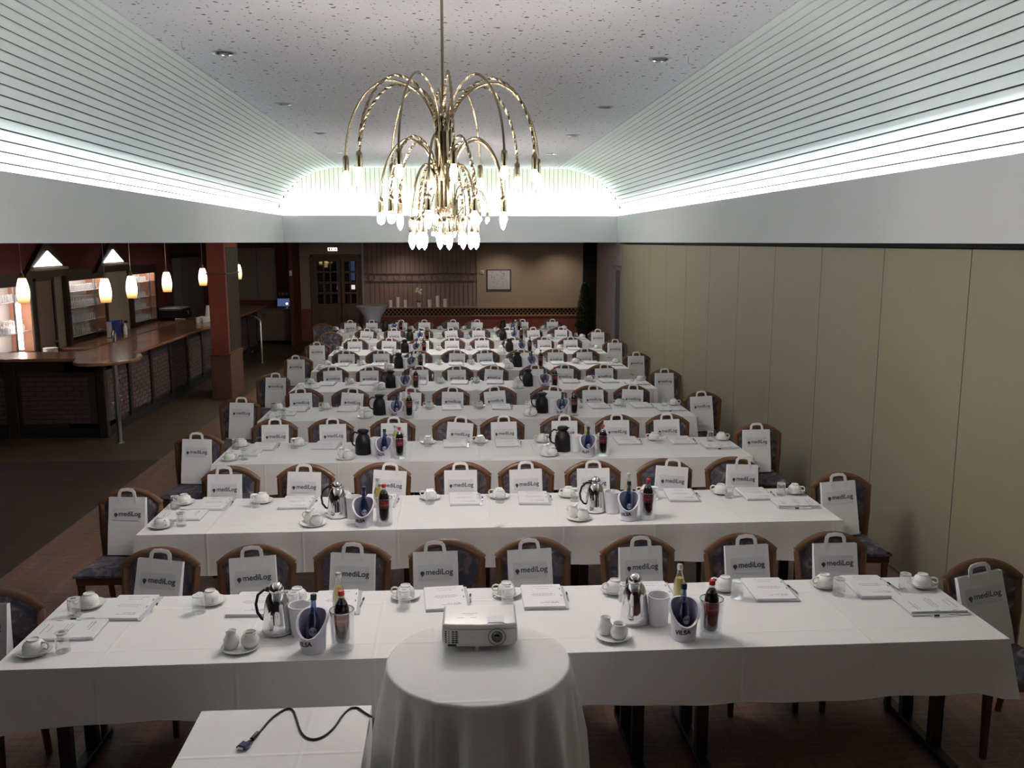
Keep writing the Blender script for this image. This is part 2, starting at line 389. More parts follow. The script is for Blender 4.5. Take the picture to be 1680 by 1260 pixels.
# cove backing, slats
def cove(side):
    cx, xr = (-2.22, XL-0.2) if side < 0 else (2.25, XR+0.2)
    a = abs(xr - cx); b = ZC - 3.0
    pts = []
    for i in range(41):
        t = i/40*PI/2
        pts.append((cx + side*a*math.cos(t), 3.0 + b*math.sin(t)))
    # arc length sampling
    L = [0]
    for i in range(40): L.append(L[-1] + math.dist(pts[i], pts[i+1]))
    back = MB()
    for i in range(40):
        (x0, z0), (x1, z1) = pts[i], pts[i+1]
        nx0, nz0 = side*0.02, 0.02
        back.add([(x0+nx0, YB, z0+nz0), (x1+nx0, YB, z1+nz0), (x1+nx0, 19.0, z1+nz0), (x0+nx0, 19.0, z0+nz0)], [(0,1,2,3)])
    name = 'left' if side < 0 else 'right'
    root = ob('trim_%d' % (1 if side < 0 else 2), back.mesh('cove_backing', 'groove_dark', thick=0.01)); root['kind'] = 'structure'
    N = 23; wd = L[-1]/N
    sm = MB().box(-wd/2+0.0065, wd/2-0.0065, YB+0.02, 18.98, -0.006, 0.006).mesh('slat', 'slat_white', bevel=0.002)
    def at(s):
        for i in range(40):
            if L[i+1] >= s: 
                u = (s-L[i])/(L[i+1]-L[i]); return (pts[i][0]+(pts[i+1][0]-pts[i][0])*u, pts[i][1]+(pts[i+1][1]-pts[i][1])*u)
        return pts[-1]
    for k in range(N):
        p0 = at(k*wd+0.001); p1 = at((k+1)*wd-0.001)
        ang = math.atan2(p1[1]-p0[1], p1[0]-p0[0])
        ob('slat', sm, root, T((p0[0]+p1[0])/2, 0, (p0[1]+p1[1])/2, 0, -ang, 0))
cove(-1); cove(1)
# upper end wall of vertical boards
def end_wall():
    Y0 = 19.0
    root = struct('wall_far_upper', MB().box(-3.7, 3.8, Y0+0.02, Y0+0.1, 2.8, ZC+0.1).mesh('end_backing', 'groove_dark'))
    n = 78; x0 = XL-0.19; wd = (XR+0.19-x0)/n
    for k in range(n):
        x = x0 + (k+0.5)*wd
        if x < -2.22: u = (x+2.22)/(2.22-3.63); top = 3.0 + 1.16*math.sqrt(max(0, 1-u*u))
        elif x > 2.25: u = (x-2.25)/(3.7-2.25); top = 3.0 + 1.16*math.sqrt(max(0, 1-u*u))
        else: top = ZC
        if top < 3.1: continue
        ob('slat', MB().box(-wd/2+0.004, wd/2-0.004, -0.012, 0.0, 2.95, top+0.01).mesh('end_slat', 'slat_cream'), root, T(x, Y0+0.012, 0))
end_wall()
# fascias with the light trough behind
def fascia(name, x0, x1, y0, y1, tx0, tx1, ty0, ty1):
    m = MB().box(x0, x1, y0, y1, ZF0, ZF1).box(tx0, tx1, ty0, ty1, 2.94, 2.97)
    return struct(name, m.mesh(name, 'fascia_paint'))
fascia('trim_3', XL-0.03, XL, YB, YE+0.03, XL-0.3, XL-0.03, YB, 19.0)
fascia('trim_4', XR, XR+0.03, YB, YE+0.03, XR+0.03, XR+0.3, YB, 19.0)
fascia('trim_5', XL, XR, YE, YE+0.03, XL-0.3, XR+0.3, YE+0.03, 19.02)
for nm, (a, b, c, d), lb in (('left', (XL-0.033, XL-0.0305, 1.0, 18.85), 'white LED strip in the trough of the left ceiling cove above the bar side'),
                        ('right', (XR+0.0305, XR+0.033, 1.0, 18.85), 'white LED strip in the trough of the right ceiling cove above the folding partition'),
                        ('far', (XL, XR, YE+0.0305, YE+0.033), 'white LED strip in the trough below the far end boards')):
    r = ob('led_strip', MB().box(a, b, c, d, 3.02, 3.055).mesh('led_strip', 'led_glow'))
    tag(r, lb, 'light strip')
# folding partition on the right
rt = struct('wall_right', MB().box(3.66, 3.72, YB, 18.45, 0, 2.75).box(3.54, 3.66, YB, 18.45, 2.605, 2.75).mesh('partition_core', 'black_gap'))
pm = MB().box(0, 0.07, 0.004, 1.231, 0.015, 2.58).mesh('panel', 'panel_cream', bevel=0.003)
sealm = MB().box(0.001, 0.03, -0.0038, 0.0038, 0.015, 2.58).mesh('seal', 'groove_dark')
y = 5.65 - 1.235*7 + 1.235
for k in range(20):
    yy = 17.0 - 1.235*k + 0.0
    if yy < YB: break
    ob('panel', pm, rt, T(3.56, yy, 0)); ob('seal', sealm, rt, T(3.56, yy, 0))
ob('panel', MB().box(0, 0.07, 0.006, 0.20, 0.015, 2.58).mesh('panel', 'panel_cream', bevel=0.006), rt, T(3.56, 18.235, 0))
ob('track', MB().box(3.53, 3.60, YB, 18.45, 2.59, 2.602).mesh('track', 'black_gap'), rt)
# side wall beyond the partition with a grey door frame
struct('wall_right', MB().box(3.6, 3.72, 19.35, 21.8, 0, 2.75).box(3.6, 3.72, 18.45, 19.35, 2.1, 2.75).box(3.72, 4.0, 18.3, 19.5, 0, 2.3).mesh('wall_side', 'wall_pinkish'))
d3 = struct('door_3', MB().box(3.56, 3.62, 18.45, 18.55, 0, 2.12).box(3.56, 3.62, 19.25, 19.35, 0, 2.12).box(3.56, 3.62, 18.45, 19.35, 2.03, 2.12).mesh('door_frame', 'grey_metal', bevel=0.01))
ob('door_leaf', MB().box(3.60, 3.65, 18.55, 19.25, 0, 2.03).mesh('door_leaf', 'grey_metal_dark'), d3)
struct('wall_right', MB().box(3.95, 4.0, 21.8, YW, 0, 2.75).box(3.58, 4.0, YW, YW+0.1, 0, 2.75).mesh('niche', 'black_gap'))  # black colour stands in for the dark inside this opening
# left wall (behind the bar) and far wall
struct('wall_left', MB().box(-6.98, -6.86, YB, YW, 0, 2.75).mesh('wall_left', 'brown_panel'))
struct('wall_far', MB().box(-6.9, -4.04, YW, YW+0.1, 0, 2.75).mesh('wall_far_red', 'wall_red'))
struct('wall_far', MB().box(-4.04, -3.72, YW, YW+0.1, 0, 2.75).box(-3.72, -2.36, YW, YW+0.1, 2.31, 2.75).box(-2.36, -2.3, YW, YW+0.1, 0, 2.75).mesh('wall_far_door', 'wall_beige'))
struct('wall_far', MB().box(-2.3, 0.7, YW+0.03, YW+0.1, 0, 2.75).mesh('wall_far_relief', 'relief_brown'))
struct('wall_far', MB().box(0.7, 3.58, YW, YW+0.1, 0, 2.75).mesh('wall_far_beige', 'wall_beige'))
struct('wall_far', MB().box(-4.10, -4.0, 22.9, YW, 0, 2.75).mesh('wall_return', 'wall_red'))
# dado with lattice band
dd = struct('baseboard_far', MB().box(-2.36, 3.61, YW-0.06, YW, 0, 0.64).mesh('dado_panel', 'dado_red'))
ob('rail', MB().box(-2.36, 3.61, YW-0.09, YW, 0.64, 0.67).mesh('rail', 'oak_lattice'), dd)
ob('rail', MB().box(-2.36, 3.61, YW-0.11, YW, 0.855, 0.885).mesh('rail', 'oak_lattice'), dd)
ob('lattice_backing', MB().box(-2.36, 3.61, YW-0.03, YW, 0.67, 0.855).mesh('lattice_backing', 'black_gap'), dd)
lm = MB()
for k in range(54):
    x = -2.36 + k*0.11
    for s in (1, -1):
        lm.box(-0.01, 0.01, -0.006, 0.006, -0.13, 0.13, T(x+0.08, YW-0.045-0.012*(s > 0), 0.7625, 0, s*R(45), 0))
lo = ob('lattice', lm.mesh('lattice', 'oak_lattice'), dd); lo['kind'] = 'stuff'
struct('baseboard_far', MB().box(-4.0, -3.74, YW-0.05, YW, 0, 0.86).mesh('dado_left', 'dado_red'))
# relief wall: thin vertical ribs, two rails and a row of rings
rl = struct('trim_6', MB().box(-2.3, 0.7, YW-0.01, YW+0.03, 1.78, 1.80).box(-2.3, 0.7, YW-0.01, YW+0.03, 1.58, 1.60).mesh('relief_rails', 'relief_line'))
rb1 = MB().box(-0.006, 0.006, -0.014, 0.0, 1.80, 2.62).mesh('rib', 'relief_line')
rb2 = MB().box(-0.006, 0.006, -0.014, 0.0, 0.92, 1.58).mesh('rib', 'relief_line')
ring = MB().tube([(0.085*math.cos(a*PI/8), 0, 0.085*math.sin(a*PI/8)) for a in range(16)], 0.009, 4, closed=True).mesh('ring', 'relief_line')
for k in range(24):
    ob('rib', rb1, rl, T(-2.22+k*0.125, YW+0.03, 0)); ob('rib', rb2, rl, T(-2.16+k*0.125, YW+0.03, 0))
for k in range(9): ob('ring', ring, rl, T(-2.12+k*0.335, YW+0.01, 1.69))
# soft red beam over the bar wall
struct('wall_left', MB().box(-6.86, -6.5, 12.3, 21.1, 2.12, 2.75).mesh('bar_beam', 'wall_red'))
struct('wall_left', MB().box(-6.86, -6.5, 20.15, 21.25, 0, 2.12).mesh('bar_pier', 'wall_red'))
for a, b in ((14.32, 15.5), (17.25, 18.55)):
    struct('wall_left', MB().box(-6.86, -6.56, a, b, 0, 2.12).mesh('bar_pier_beige', 'wall_beige'))
# grey-beige sliding doors left of the pier
d2 = struct('door_2', MB().box(-6.62, -6.5, 21.25, 21.35, 0, 2.3).box(-6.62, -6.5, 21.3, 23.98, 2.25, 2.32).mesh('door_frame', 'dark_wood'))
ob('door_leaf', MB().box(-6.60, -6.56, 21.36, 22.1, 0, 2.25).mesh('door_leaf', 'grey_metal'), d2)
ob('door_leaf', MB().box(-6.58, -6.53, 22.1, 23.97, 0, 2.25).mesh('door_leaf', 'kitchen_panel'), d2)
# narrow wooden door in the pier
d4 = struct('door_4', MB().box(-6.55, -6.52, 14.42, 15.02, 0, 2.02).mesh('door_leaf', 'brown_panel', bevel=0.01))
ob('door_frame', MB().box(-6.56, -6.50, 14.36, 14.42, 0, 2.06).box(-6.56, -6.50, 15.02, 15.08, 0, 2.06).box(-6.56, -6.50, 14.36, 15.08, 2.02, 2.06).mesh('door_frame', 'dark_wood'), d4)
ob('door_handle', MB().tube([(-6.5, 14.95, 1.02), (-6.46, 14.95, 1.02), (-6.46, 14.84, 1.02)], 0.01, 6).mesh('door_handle', 'steel'), d4)
# double door with panes in the far wall
def double_door():
    x0, x1, zt = -3.7, -2.38, 2.29
    fr = MB().box(x0-0.02, x0+0.06, YW-0.06, YW+0.08, 0, zt).box(x1-0.06, x1+0.02, YW-0.06, YW+0.08, 0, zt).box(x0, x1, YW-0.06, YW+0.08, zt-0.07, zt+0.02)
    root = struct('door_1', fr.mesh('door_frame', 'door_wood', bevel=0.008))
    mid = -2.93
    for (a, b, cols) in ((x0+0.06, mid-0.01, 3), (mid+0.01, x1-0.06, 2)):
        mb = MB().box(a, b, YW-0.03, YW+0.03, 0, 1.0)
        mb.box(a, b, YW-0.03, YW+0.03, 2.12, zt-0.07)
        st = 0.09; iw = (b-a-2*st)
        mb.box(a, a+st, YW-0.03, YW+0.03, 1.0, 2.12).box(b-st, b, YW-0.03, YW+0.03, 1.0, 2.12)
        for c in range(1, cols): mb.box(a+st+iw*c/cols-0.02, a+st+iw*c/cols+0.02, YW-0.03, YW+0.03, 1.0, 2.12)
        for r in range(1, 4): mb.box(a+st, b-st, YW-0.03, YW+0.03, 1.0+1.12*r/4-0.025, 1.0+1.12*r/4+0.025)
        mb.box(a+0.12, b-0.12, YW-0.045, YW-0.03, 0.15, 0.85)
        leaf = ob('door_leaf', mb.mesh('door_leaf', 'door_wood', bevel=0.004), root)
        for c in range(cols):
            for r in range(4):
                xa = a+st+iw*c/cols+0.005; xb = a+st+iw*(c+1)/cols-0.005; za = 1.0+1.12*r/4+0.01; zb = 1.0+1.12*(r+1)/4-0.01
                ob('pane', MB().box(xa, xb, YW-0.004, YW+0.004, za, zb).mesh('pane', 'pane_glass'), leaf)
        ob('door_handle', MB().tube([(mid+(-0.06 if a < mid-0.1 else 0.06), YW-0.03, 1.0), (mid+(-0.06 if a < mid-0.1 else 0.06), YW-0.09, 1.0), (mid+(-0.17 if a < mid-0.1 else 0.17), YW-0.09, 1.0)], 0.012, 6).mesh('door_handle', 'steel'), leaf)
    rb = struct('wall_beyond', MB().box(-3.9, -2.1, YW+1.6, YW+1.7, 0, 2.75).box(-3.9, -3.82, YW+0.1, YW+1.6, 0, 2.75).box(-2.28, -2.2, YW+0.1, YW+1.6, 0, 2.75).mesh('room_beyond', 'dark_wood'))
    ob('glow_panel', MB().box(-2.88, -2.72, YW+1.55, YW+1.58, 1.55, 2.12).mesh('blue_panel', 'room_beyond_blue'), rb)  # small glowing panels set behind the door panes
    ob('glow_panel', MB().box(-3.62, -3.48, YW+1.55, YW+1.58, 1.92, 2.12).mesh('warm_panel', 'room_beyond_warm'), rb)
    ob('glow_panel', MB().box(-2.85, -2.73, YW+1.55, YW+1.58, 1.3, 1.42).mesh('warm_panel', 'exit_glow'), rb)
    # grey steel frame beside the door
    ob('side_frame', MB().box(-2.36, -2.30, YW-0.12, YW, 0, 2.6).mesh('side_frame', 'grey_metal'), root)
double_door()

# ------------------------------------------------------------------ wall things at the far end
def far_wall_things():
    r = ob('exit_sign', MB().box(-0.13, 0.13, -0.04, 0, -0.05, 0.05).mesh('exit_sign', 'plaster_white', bevel=0.006), None, T(-3.12, YW-0.005, 2.44))
    tag(r, 'small lit exit sign above the glazed double door', 'sign')
    ob('lit_face', MB().box(-0.12, 0.12, -0.043, -0.04, -0.042, 0.042).mesh('lit_face', 'exit_glow'), r)
    pic = MB().prism([(-0.035,-0.03),(0,0.0),(-0.012,0.03),(-0.045,0.02)], -0.046, -0.043, 'y').box(-0.10,-0.06,-0.046,-0.043,-0.035,0.035).prism([(0.03,-0.012),(0.07,-0.012),(0.07,-0.03),(0.105,0),(0.07,0.03),(0.07,0.012),(0.03,0.012)], -0.046, -0.043, 'y')
    ob('pictogram', pic.mesh('pictogram', 'dado_red'), r)
    r = ob('floor_plan_picture', MB().box(-0.33, 0.33, -0.03, 0, -0.28, 0.28).mesh('frame', 'frame_dark', bevel=0.004), None, T(1.29, YW-0.003, 1.62))
    tag(r, 'framed floor plan drawing hanging on the beige far wall', 'picture')
    ob('sheet', MB().box(-0.30, 0.30, -0.033, -0.03, -0.25, 0.25).mesh('sheet', 'plan_paper'), r)
    q = random.Random(3); ln = MB()
    for k in range(34):
        x = q.uniform(-0.27, 0.2); z = q.choice([0.18, 0.1, 0.02, -0.08, -0.17]) + q.uniform(-0.03, 0.03); l = q.uniform(0.02, 0.09)
        if q.random() < 0.5: ln.box(x, x+l, -0.035, -0.033, z-0.003, z+0.003)
        else: ln.box(x-0.003, x+0.003, -0.035, -0.033, z, min(0.24, z+l))
    o = ob('drawing', ln.mesh('drawing', 'ink_blue'), r); o['kind'] = 'stuff'
    r = ob('thermostat', MB().box(-0.05, 0.05, -0.03, 0, -0.05, 0.05).mesh('thermostat', 'plaster_white', bevel=0.008), None, T(0.84, YW-0.003, 1.83))
    ob('dial', MB().lathe([(0.025, 0), (0.02, 0.012)], 12, M=T(0, -0.03, 0, R(90))).mesh('dial', 'grey_card'), r)
    tag(r, 'small white thermostat box on far wall beside framed floor plan', 'thermostat')
    r = ob('light_switch', MB().box(-0.035, 0.035, -0.015, 0, -0.07, 0.07).mesh('light_switch', 'plaster_white', bevel=0.004), None, T(-4.05, 22.897, 1.85))
    ob('rocker', MB().box(-0.022, 0.022, -0.02, -0.015, -0.055, 0.0).box(-0.022, 0.022, -0.02, -0.015, 0.005, 0.055).mesh('rocker', 'sheet_white'), r)
    tag(r, 'small pale wall switch on the dark red wall left of double door', 'switch')
    # ledge with vases
    led = struct('trim_7', MB().box(-2.3, 0.7, 23.72, 23.99, 0.885, 0.905).mesh('ledge', 'oak_lattice'))
    for i, (x, h) in enumerate(((-1.62, 0.19), (-1.42, 0.27), (-1.22, 0.20), (-0.57, 0.20), (-0.36, 0.30), (-0.16, 0.22))):
        r = ob('candle_glass', MB().lathe([(0.02, 0), (0.045, 0.0), (0.05, h*0.5), (0.052, h), (0.047, h), (0.045, 0.02), (0.0, 0.02)], 10).mesh('candle_glass', 'porcelain', 40), None, T(x, 23.82, 0.905))
        tag(r, ['short', 'tall', 'squat', 'small', 'tallest', 'stout'][i] + ' white candle glass on far ledge, ' + ORD[i] + ' from the left', 'vase', 'candle glasses on the far ledge')
        ob('candle', MB().lathe([(0.03, 0.022), (0.03, h*0.6), (0.0, h*0.6)], 8).mesh('candle', 'sheet_white'), r)
    r = ob('potted_orchid', None, None, T(-0.85, 23.82, 0.905)); tag(r, 'white orchid in dark pot on the far ledge between candle glasses', 'plant')
    ob('pot', MB().lathe([(0.045, 0), (0.065, 0.12), (0.055, 0.12), (0.05, 0.1), (0, 0.1)], 12).mesh('pot', 'porcelain', 40), r)
    st = ob('stem', MB().tube([(0, 0, 0.1), (0.01, 0, 0.28), (0.0, -0.02, 0.42), (-0.03, -0.04, 0.5)], 0.006, 5).mesh('stem', 'leaf_green'), r)
    lf = MB()
    for k in range(5):
        a = k*2*PI/5; lf.add([(0, 0, 0.1), (0.06*math.cos(a-0.3), 0.06*math.sin(a-0.3), 0.17), (0.14*math.cos(a), 0.14*math.sin(a), 0.15), (0.06*math.cos(a+0.3), 0.06*math.sin(a+0.3), 0.17)], [(0,1,2,3)])
    ob('leaves', lf.mesh('leaves', 'leaf_green', thick=0.004), r)
    fm = MB()
    for k in range(5):
        a = k*2*PI/5; fm.add([(0, 0, 0), (0.025*math.cos(a-0.5), -0.01, 0.025*math.sin(a-0.5)), (0.05*math.cos(a), -0.015, 0.05*math.sin(a)), (0.025*math.cos(a+0.5), -0.01, 0.025*math.sin(a+0.5))], [(0,1,2,3)])
    fm = fm.mesh('flower', 'orchid_white', thick=0.003)
    for x, z in ((-0.04, 0.5), (0.05, 0.47), (0.0, 0.42), (-0.07, 0.43), (0.04, 0.38)): ob('flower', fm, r, T(x, -0.05, z, 0, rnd.uniform(0, 1), 0))
    # tall conical evergreen
    r = ob('potted_evergreen', None, None, T(3.52, 23.2, 0)); tag(r, 'tall dark conical evergreen in black pot in far right corner', 'plant')
    ob('pot', MB().lathe([(0.16, 0), (0.21, 0.38), (0.22, 0.40), (0.19, 0.40), (0.18, 0.34), (0, 0.34)], 16).mesh('pot', 'pot_black', 40), r)
    ob('trunk', MB().tube([(0, 0, 0.3), (0.01, 0, 1.0), (0, 0, 1.6)], [0.03, 0.02, 0.008], 6).mesh('trunk', 'dark_wood'), r)
    fl = MB(); q = random.Random(5)
    for k in range(3200):
        t = q.random()**1.3; z = 0.40 + t*1.15; rad = (0.24*(1-t)**0.7+0.015) * (0.55 + 0.5*q.random()); a = q.uniform(0, 2*PI)
        c = Vector((rad*math.cos(a), rad*math.sin(a), z)); d = Vector((math.cos(a), math.sin(a), q.uniform(-0.2, 0.9))).normalized(); sdir = Vector((-math.sin(a), math.cos(a), 0))
        L = q.uniform(0.05, 0.085)
        fl.add([c, c+d*L*0.5+sdir*0.02, c+d*L, c+d*L*0.5-sdir*0.02], [(0,1,2,3)])
    o = ob('foliage', fl.mesh('foliage', 'leaf_green'), r); o['kind'] = 'stuff'
    # bistro table under a stretch cover
    r = ob('bistro_table', None, None, T(-1.9, 21.6, 0)); tag(r, 'tall bistro table in pale stretch cover before the far wall', 'table')
    ob('cover', MB().lathe([(0.30, 0.02), (0.26, 0.1), (0.13, 0.45), (0.12, 0.55), (0.22, 0.85), (0.36, 1.06), (0.40, 1.10)], 28).mesh('cover', 'cooler_white', 50), r)
    ob('top_cover', MB().lathe([(0, 1.112), (0.395, 1.112), (0.405, 1.103), (0.40, 1.095)][::-1], 28).mesh('top_cover', 'linen', 40), r)
    r = ob('flyer', MB().box(-0.1, 0.1, -0.07, 0.07, 0, 0.004).mesh('flyer', 'sheet_white'), None, T(-1.86, 21.55, 1.1125, 0, 0, 0.3)); tag(r, 'small printed flyer lying on the far bistro table', 'paper')
    ob('print', MB().box(-0.08, 0.06, -0.02, 0.02, 0.004, 0.005).mesh('print', 'ink_blue'), r)
far_wall_things()
# downlights that wash the far wall (recessed in the soffit)
for i, (x, e) in enumerate(((-1.3, 40), (1.35, 44), (2.9, 44))):
    r = ob('downlight', MB().lathe([(0.045, 0), (0.06, 0.0), (0.06, 0.02), (0.045, 0.02)], 16).mesh('downlight', 'steel'), None, T(x, 23.15, 2.678))
    tag(r, 'recessed downlight in far soffit, ' + ORD[i] + ' from the left', 'lamp', 'downlights washing the far wall')
    ob('bulb', MB().lathe([(0.0, 0.012), (0.044, 0.012)], 12).mesh('bulb', 'spot_glow'), r)
    l = bpy.data.lights.new('downlight_beam', 'SPOT'); l.energy = e; l.color = (1.0, 0.80, 0.66); l.spot_size = R(120); l.spot_blend = 0.9; l.shadow_soft_size = 0.05
    lo = bpy.data.objects.new('downlight_beam', l); COL.objects.link(lo); lo.parent = r; lo.location = (0, 0, -0.01); lo.rotation_euler = (R(12), 0, 0)

# ------------------------------------------------------------------ the bar
def bar():
    body = MB().box(-6.85, -4.72, 12.16, 12.7, 0, 1.06).box(-5.2, -4.72, 12.16, 21.8, 0, 1.06)
    root = ob('bar_counter', body.mesh('bar_body', 'dark_wood')); tag(root, 'L-shaped dark bar counter with brick panels and polished wooden top', 'bar')
    out = [(-6.85, 12.0), (-4.98, 11.98), (-4.86, 11.62), (-4.76, 11.50), (-4.60, 11.46), (-4.44, 11.52), (-4.30, 11.66), (-4.20, 11.86), (-4.17, 12.08), (-4.20, 12.28), (-4.28, 12.46), (-4.40, 12.58), (-4.46, 12.75), (-4.44, 13.4),
           (-4.42, 16.2), (-4.36, 16.8), (-4.42, 17.4), (-4.42, 21.3), (-4.44, 21.8), (-5.2, 21.8), (-5.2, 12.9), (-5.3, 12.75), (-6.85, 12.75)]
    ob('worktop', MB().prism(out, 1.06, 1.105).mesh('worktop', 'bar_top_wood', bevel=0.014, seg=2), root)
    ob('plinth', MB().box(-6.85, -4.70, 12.13, 12.2, 0, 0.12).box(-4.75, -4.69, 12.13, 21.8, 0, 0.12).mesh('plinth', 'black_gap'), root)
    bw, bh, g = 0.185, 0.052, 0.012
    bm_f = MB().box(0, bw, -0.014, 0, 0, bh).mesh('brick', 'brick_red', bevel=0.003)
    bm_fh = MB().box(0, bw/2-g/2, -0.014, 0, 0, bh).mesh('brick', 'brick_red', bevel=0.003)
    count = 0
    mort = MB(); posts = MB(); far = MB()
    def panel(M, length, single):
        nonlocal count
        n = int(length/(bw+g)); z = 0.20; row = 0
        while z + bh < 0.88:
            x = 0.0
            if row % 2: 
                if single: ob('brick', bm_fh, root, M @ T(0, 0, z + rnd.uniform(-.001, .001)))
                else: far.box(0, bw/2-g/2, -0.014, 0, z, z+bh, M)
                count += 1; x = bw/2 + g/2
            while x + bw <= length + 0.001:
                if single and count < 298: ob('brick', bm_f, root, M @ T(x, 0, z + rnd.uniform(-.001, .001)))
                else: far.box(x, x+bw, -0.014, 0, z, z+bh, M)
                if single: count += 1
                x += bw+g
            if x + bw/2 - g/2 <= length+0.001:
                if single and count < 298: ob('brick', bm_fh, root, M @ T(x, 0, z))
                else: far.box(x, x+bw/2-g/2, -0.014, 0, z, z+bh, M)
                if single: count += 1
            z += bh+g; row += 1
    postm = MB().box(-4.73, -4.68, 0.82, 0.91, 0.12, 1.06).mesh('post', 'dark_wood', bevel=0.004)
    for x0 in (-5.78, -6.82):
        mort.box(x0-0.01, x0+0.98, 12.145, 12.162, 0.19, 0.90)
        panel(T(x0, 12.146, 0), 0.97, True)
    for k in range(10):
        y0 = 12.24 + k*0.955
        mort.box(-4.722, -4.706, y0-0.01, y0+0.79, 0.19, 0.90)
        panel(T(-4.707, y0, 0, 0, 0, R(90)), 0.78, k < 4)
        ob('post', postm, root, T(0, y0, 0))
    ob('mortar_panel', mort.mesh('mortar_panel', 'mortar'), root)
    o = ob('brickwork', far.mesh('brickwork', 'brick_red'), root); o['kind'] = 'stuff'
    ob('post', MB().box(-4.78, -4.67, 12.10, 12.21, 0, 1.06).mesh('post', 'dark_wood', bevel=0.004), root)
    ob('post', MB().box(-5.98, -5.84, 12.12, 12.2, 0, 1.06).mesh('post', 'dark_wood', bevel=0.004), root)
    r = ob('steel_post', MB().tube([(0, 0, 0), (0, 0, 1.055)], 0.032, 12).mesh('steel_post', 'steel', 40), None, T(-4.40, 11.78, 0)); tag(r, 'round steel post under the rounded near corner of bar top', 'post')
    ob('foot_plate', MB().lathe([(0.06, 0), (0.06, 0.01), (0.034, 0.012)], 14).mesh('foot_plate', 'steel'), r)
    r = ob('handrail', MB().tube([(-0.55, 0.6, 1.0), (-0.12, 0.06, 1.0), (-0.04, 0.01, 0.98), (0, 0, 0.93), (0, 0, 0.0)], 0.025, 10).mesh('handrail', 'steel', 40), None, T(-4.16, 19.6, 0)); tag(r, 'bent steel handrail at the far end of the bar beyond red column', 'rail')
    ob('foot_plate', MB().lathe([(0.055, 0), (0.055, 0.01), (0.03, 0.012)], 14).mesh('foot_plate', 'steel'), r)
    # red column
    c = struct('trim_8', MB().box(-4.02, -3.73, 15.05, 15.9, 0.75, 2.70).mesh('column', 'column_red', bevel=0.006))
    ob('column_base', MB().box(-4.04, -3.71, 15.03, 15.92, 0, 0.74).box(-4.05, -3.70, 15.02, 15.93, 0.74, 0.77).box(-4.05, -3.70, 15.02, 15.93, 2.1, 2.12).mesh('column_base', 'column_oak', bevel=0.006), c)
    ob('lattice_backing', MB().box(-3.73, -3.715, 15.1, 15.86, 0.8, 2.55).mesh('lattice_backing', 'panel_cream'), c)
    la = MB()
    for k in range(40):
        z = 0.82 + k*0.043
        la.box(-3.715, -3.708, 15.1, 15.86, z, z+0.009)
    for k in range(14):
        yk = 15.1 + k*0.057
        la.box(-3.712, -3.705, yk, yk+0.009, 0.8, 2.55)
    o = ob('lattice', la.mesh('lattice', 'dark_wood'), c); o['kind'] = 'stuff'
bar()

# display cabinets on the bar's back wall
gob = MB().lathe([(0.0, 0.0), (0.028, 0.0), (0.036, 0.05), (0.03, 0.085), (0.008, 0.10), (0.006, 0.16), (0.03, 0.168), (0.032, 0.172), (0.0, 0.172)], 8).mesh('wine_glass', 'bar_glass', 50)
tum = MB().lathe([(0.0, 0.0), (0.03, 0.0), (0.026, 0.10), (0.0, 0.10)], 8).mesh('bar_tumbler', 'bar_glass', 50)
def cabinet(y0, y1, which, shelves):
    x0, x1, z0, z1 = -6.84, -6.48, 0.95, 2.06
    fr = MB().box(x0, x1, y0-0.1, y0, z0-0.05, z1+0.1).box(x0, x1, y1, y1+0.1, z0-0.05, z1+0.1).box(x0, x1, y0, y1, z1, z1+0.1).box(x0, x1, y0, y1, z0-0.05, z0)
    root = ob('glass_cabinet', fr.mesh('cabinet_frame', 'dark_wood')); tag(root, which + ' lit glass cabinet behind the bar, dark frame and glass shelves', 'cabinet')
    ob('back_panel', MB().box(x0, x0+0.02, y0, y1, z0, z1).mesh('back_panel', 'cabinet_lit_back'), root)
    ob('side_panel', MB().box(x0+0.02, x1-0.02, y1-0.012, y1, z0, z1).mesh('side_panel', 'cabinet_side'), root, None, 'terracotta side panel')
    ob('valance', MB().box(x1-0.02, x1, y0, y1, z1-0.09, z1).mesh('valance', 'dark_wood'), root)
    ob('divider', MB().box(-6.53, -6.50, (y0+y1)/2+0.35, (y0+y1)/2+0.375, z0, z1).mesh('divider', 'steel'), root)
    lt = ob('light_tube', MB().lathe([(0.0, 0), (0.016, 0.0), (0.016, y1-y0-0.1), (0, y1-y0-0.1)], 8, M=T(-6.55, y0+0.05, z1-0.03, R(-90))).mesh('light_tube', 'tube_glow'), root)
    n = int((y1-y0)/0.085)
    for i, (zs, kind, full) in enumerate(shelves):
        ob('shelf', MB().box(x0+0.02, x1-0.02, y0, y1, zs-0.01, zs).mesh('shelf', 'bar_glass'), root)
        nn = int(n*full)
        for k in range(nn):
            for row in range(2):
                o = ob('wine_glass' if kind == 'g' else 'bar_tumbler', gob if kind == 'g' else tum, None, T(-6.60-row*0.12, y0+0.05+(k+0.5*row)*(y1-y0-0.08)/n, zs+0.001))
                sh = ['top', 'second', 'third', 'bottom'][i]; w_ = which.split(' ')[0]; line = ('front', 'rear')[row]
                oo = ORD[k] if k < len(ORD) else {14: 'fifteenth', 15: 'sixteenth', 16: 'seventeenth', 17: 'eighteenth', 18: 'nineteenth', 19: 'twentieth'}[k]
                tag(o, 'upturned %s, %s from left, %s line, %s shelf of %s bar cabinet' % ('stemmed glass' if kind == 'g' else 'tumbler', oo, line, sh, w_), 'glass', '%s on the %s shelf of the %s bar cabinet' % ('stemmed glasses' if kind == 'g' else 'tumblers', sh, w_))
    return root
c1 = cabinet(12.5, 14.2, 'near', [(1.74, 't', 1), (1.28, 'g', 1)])
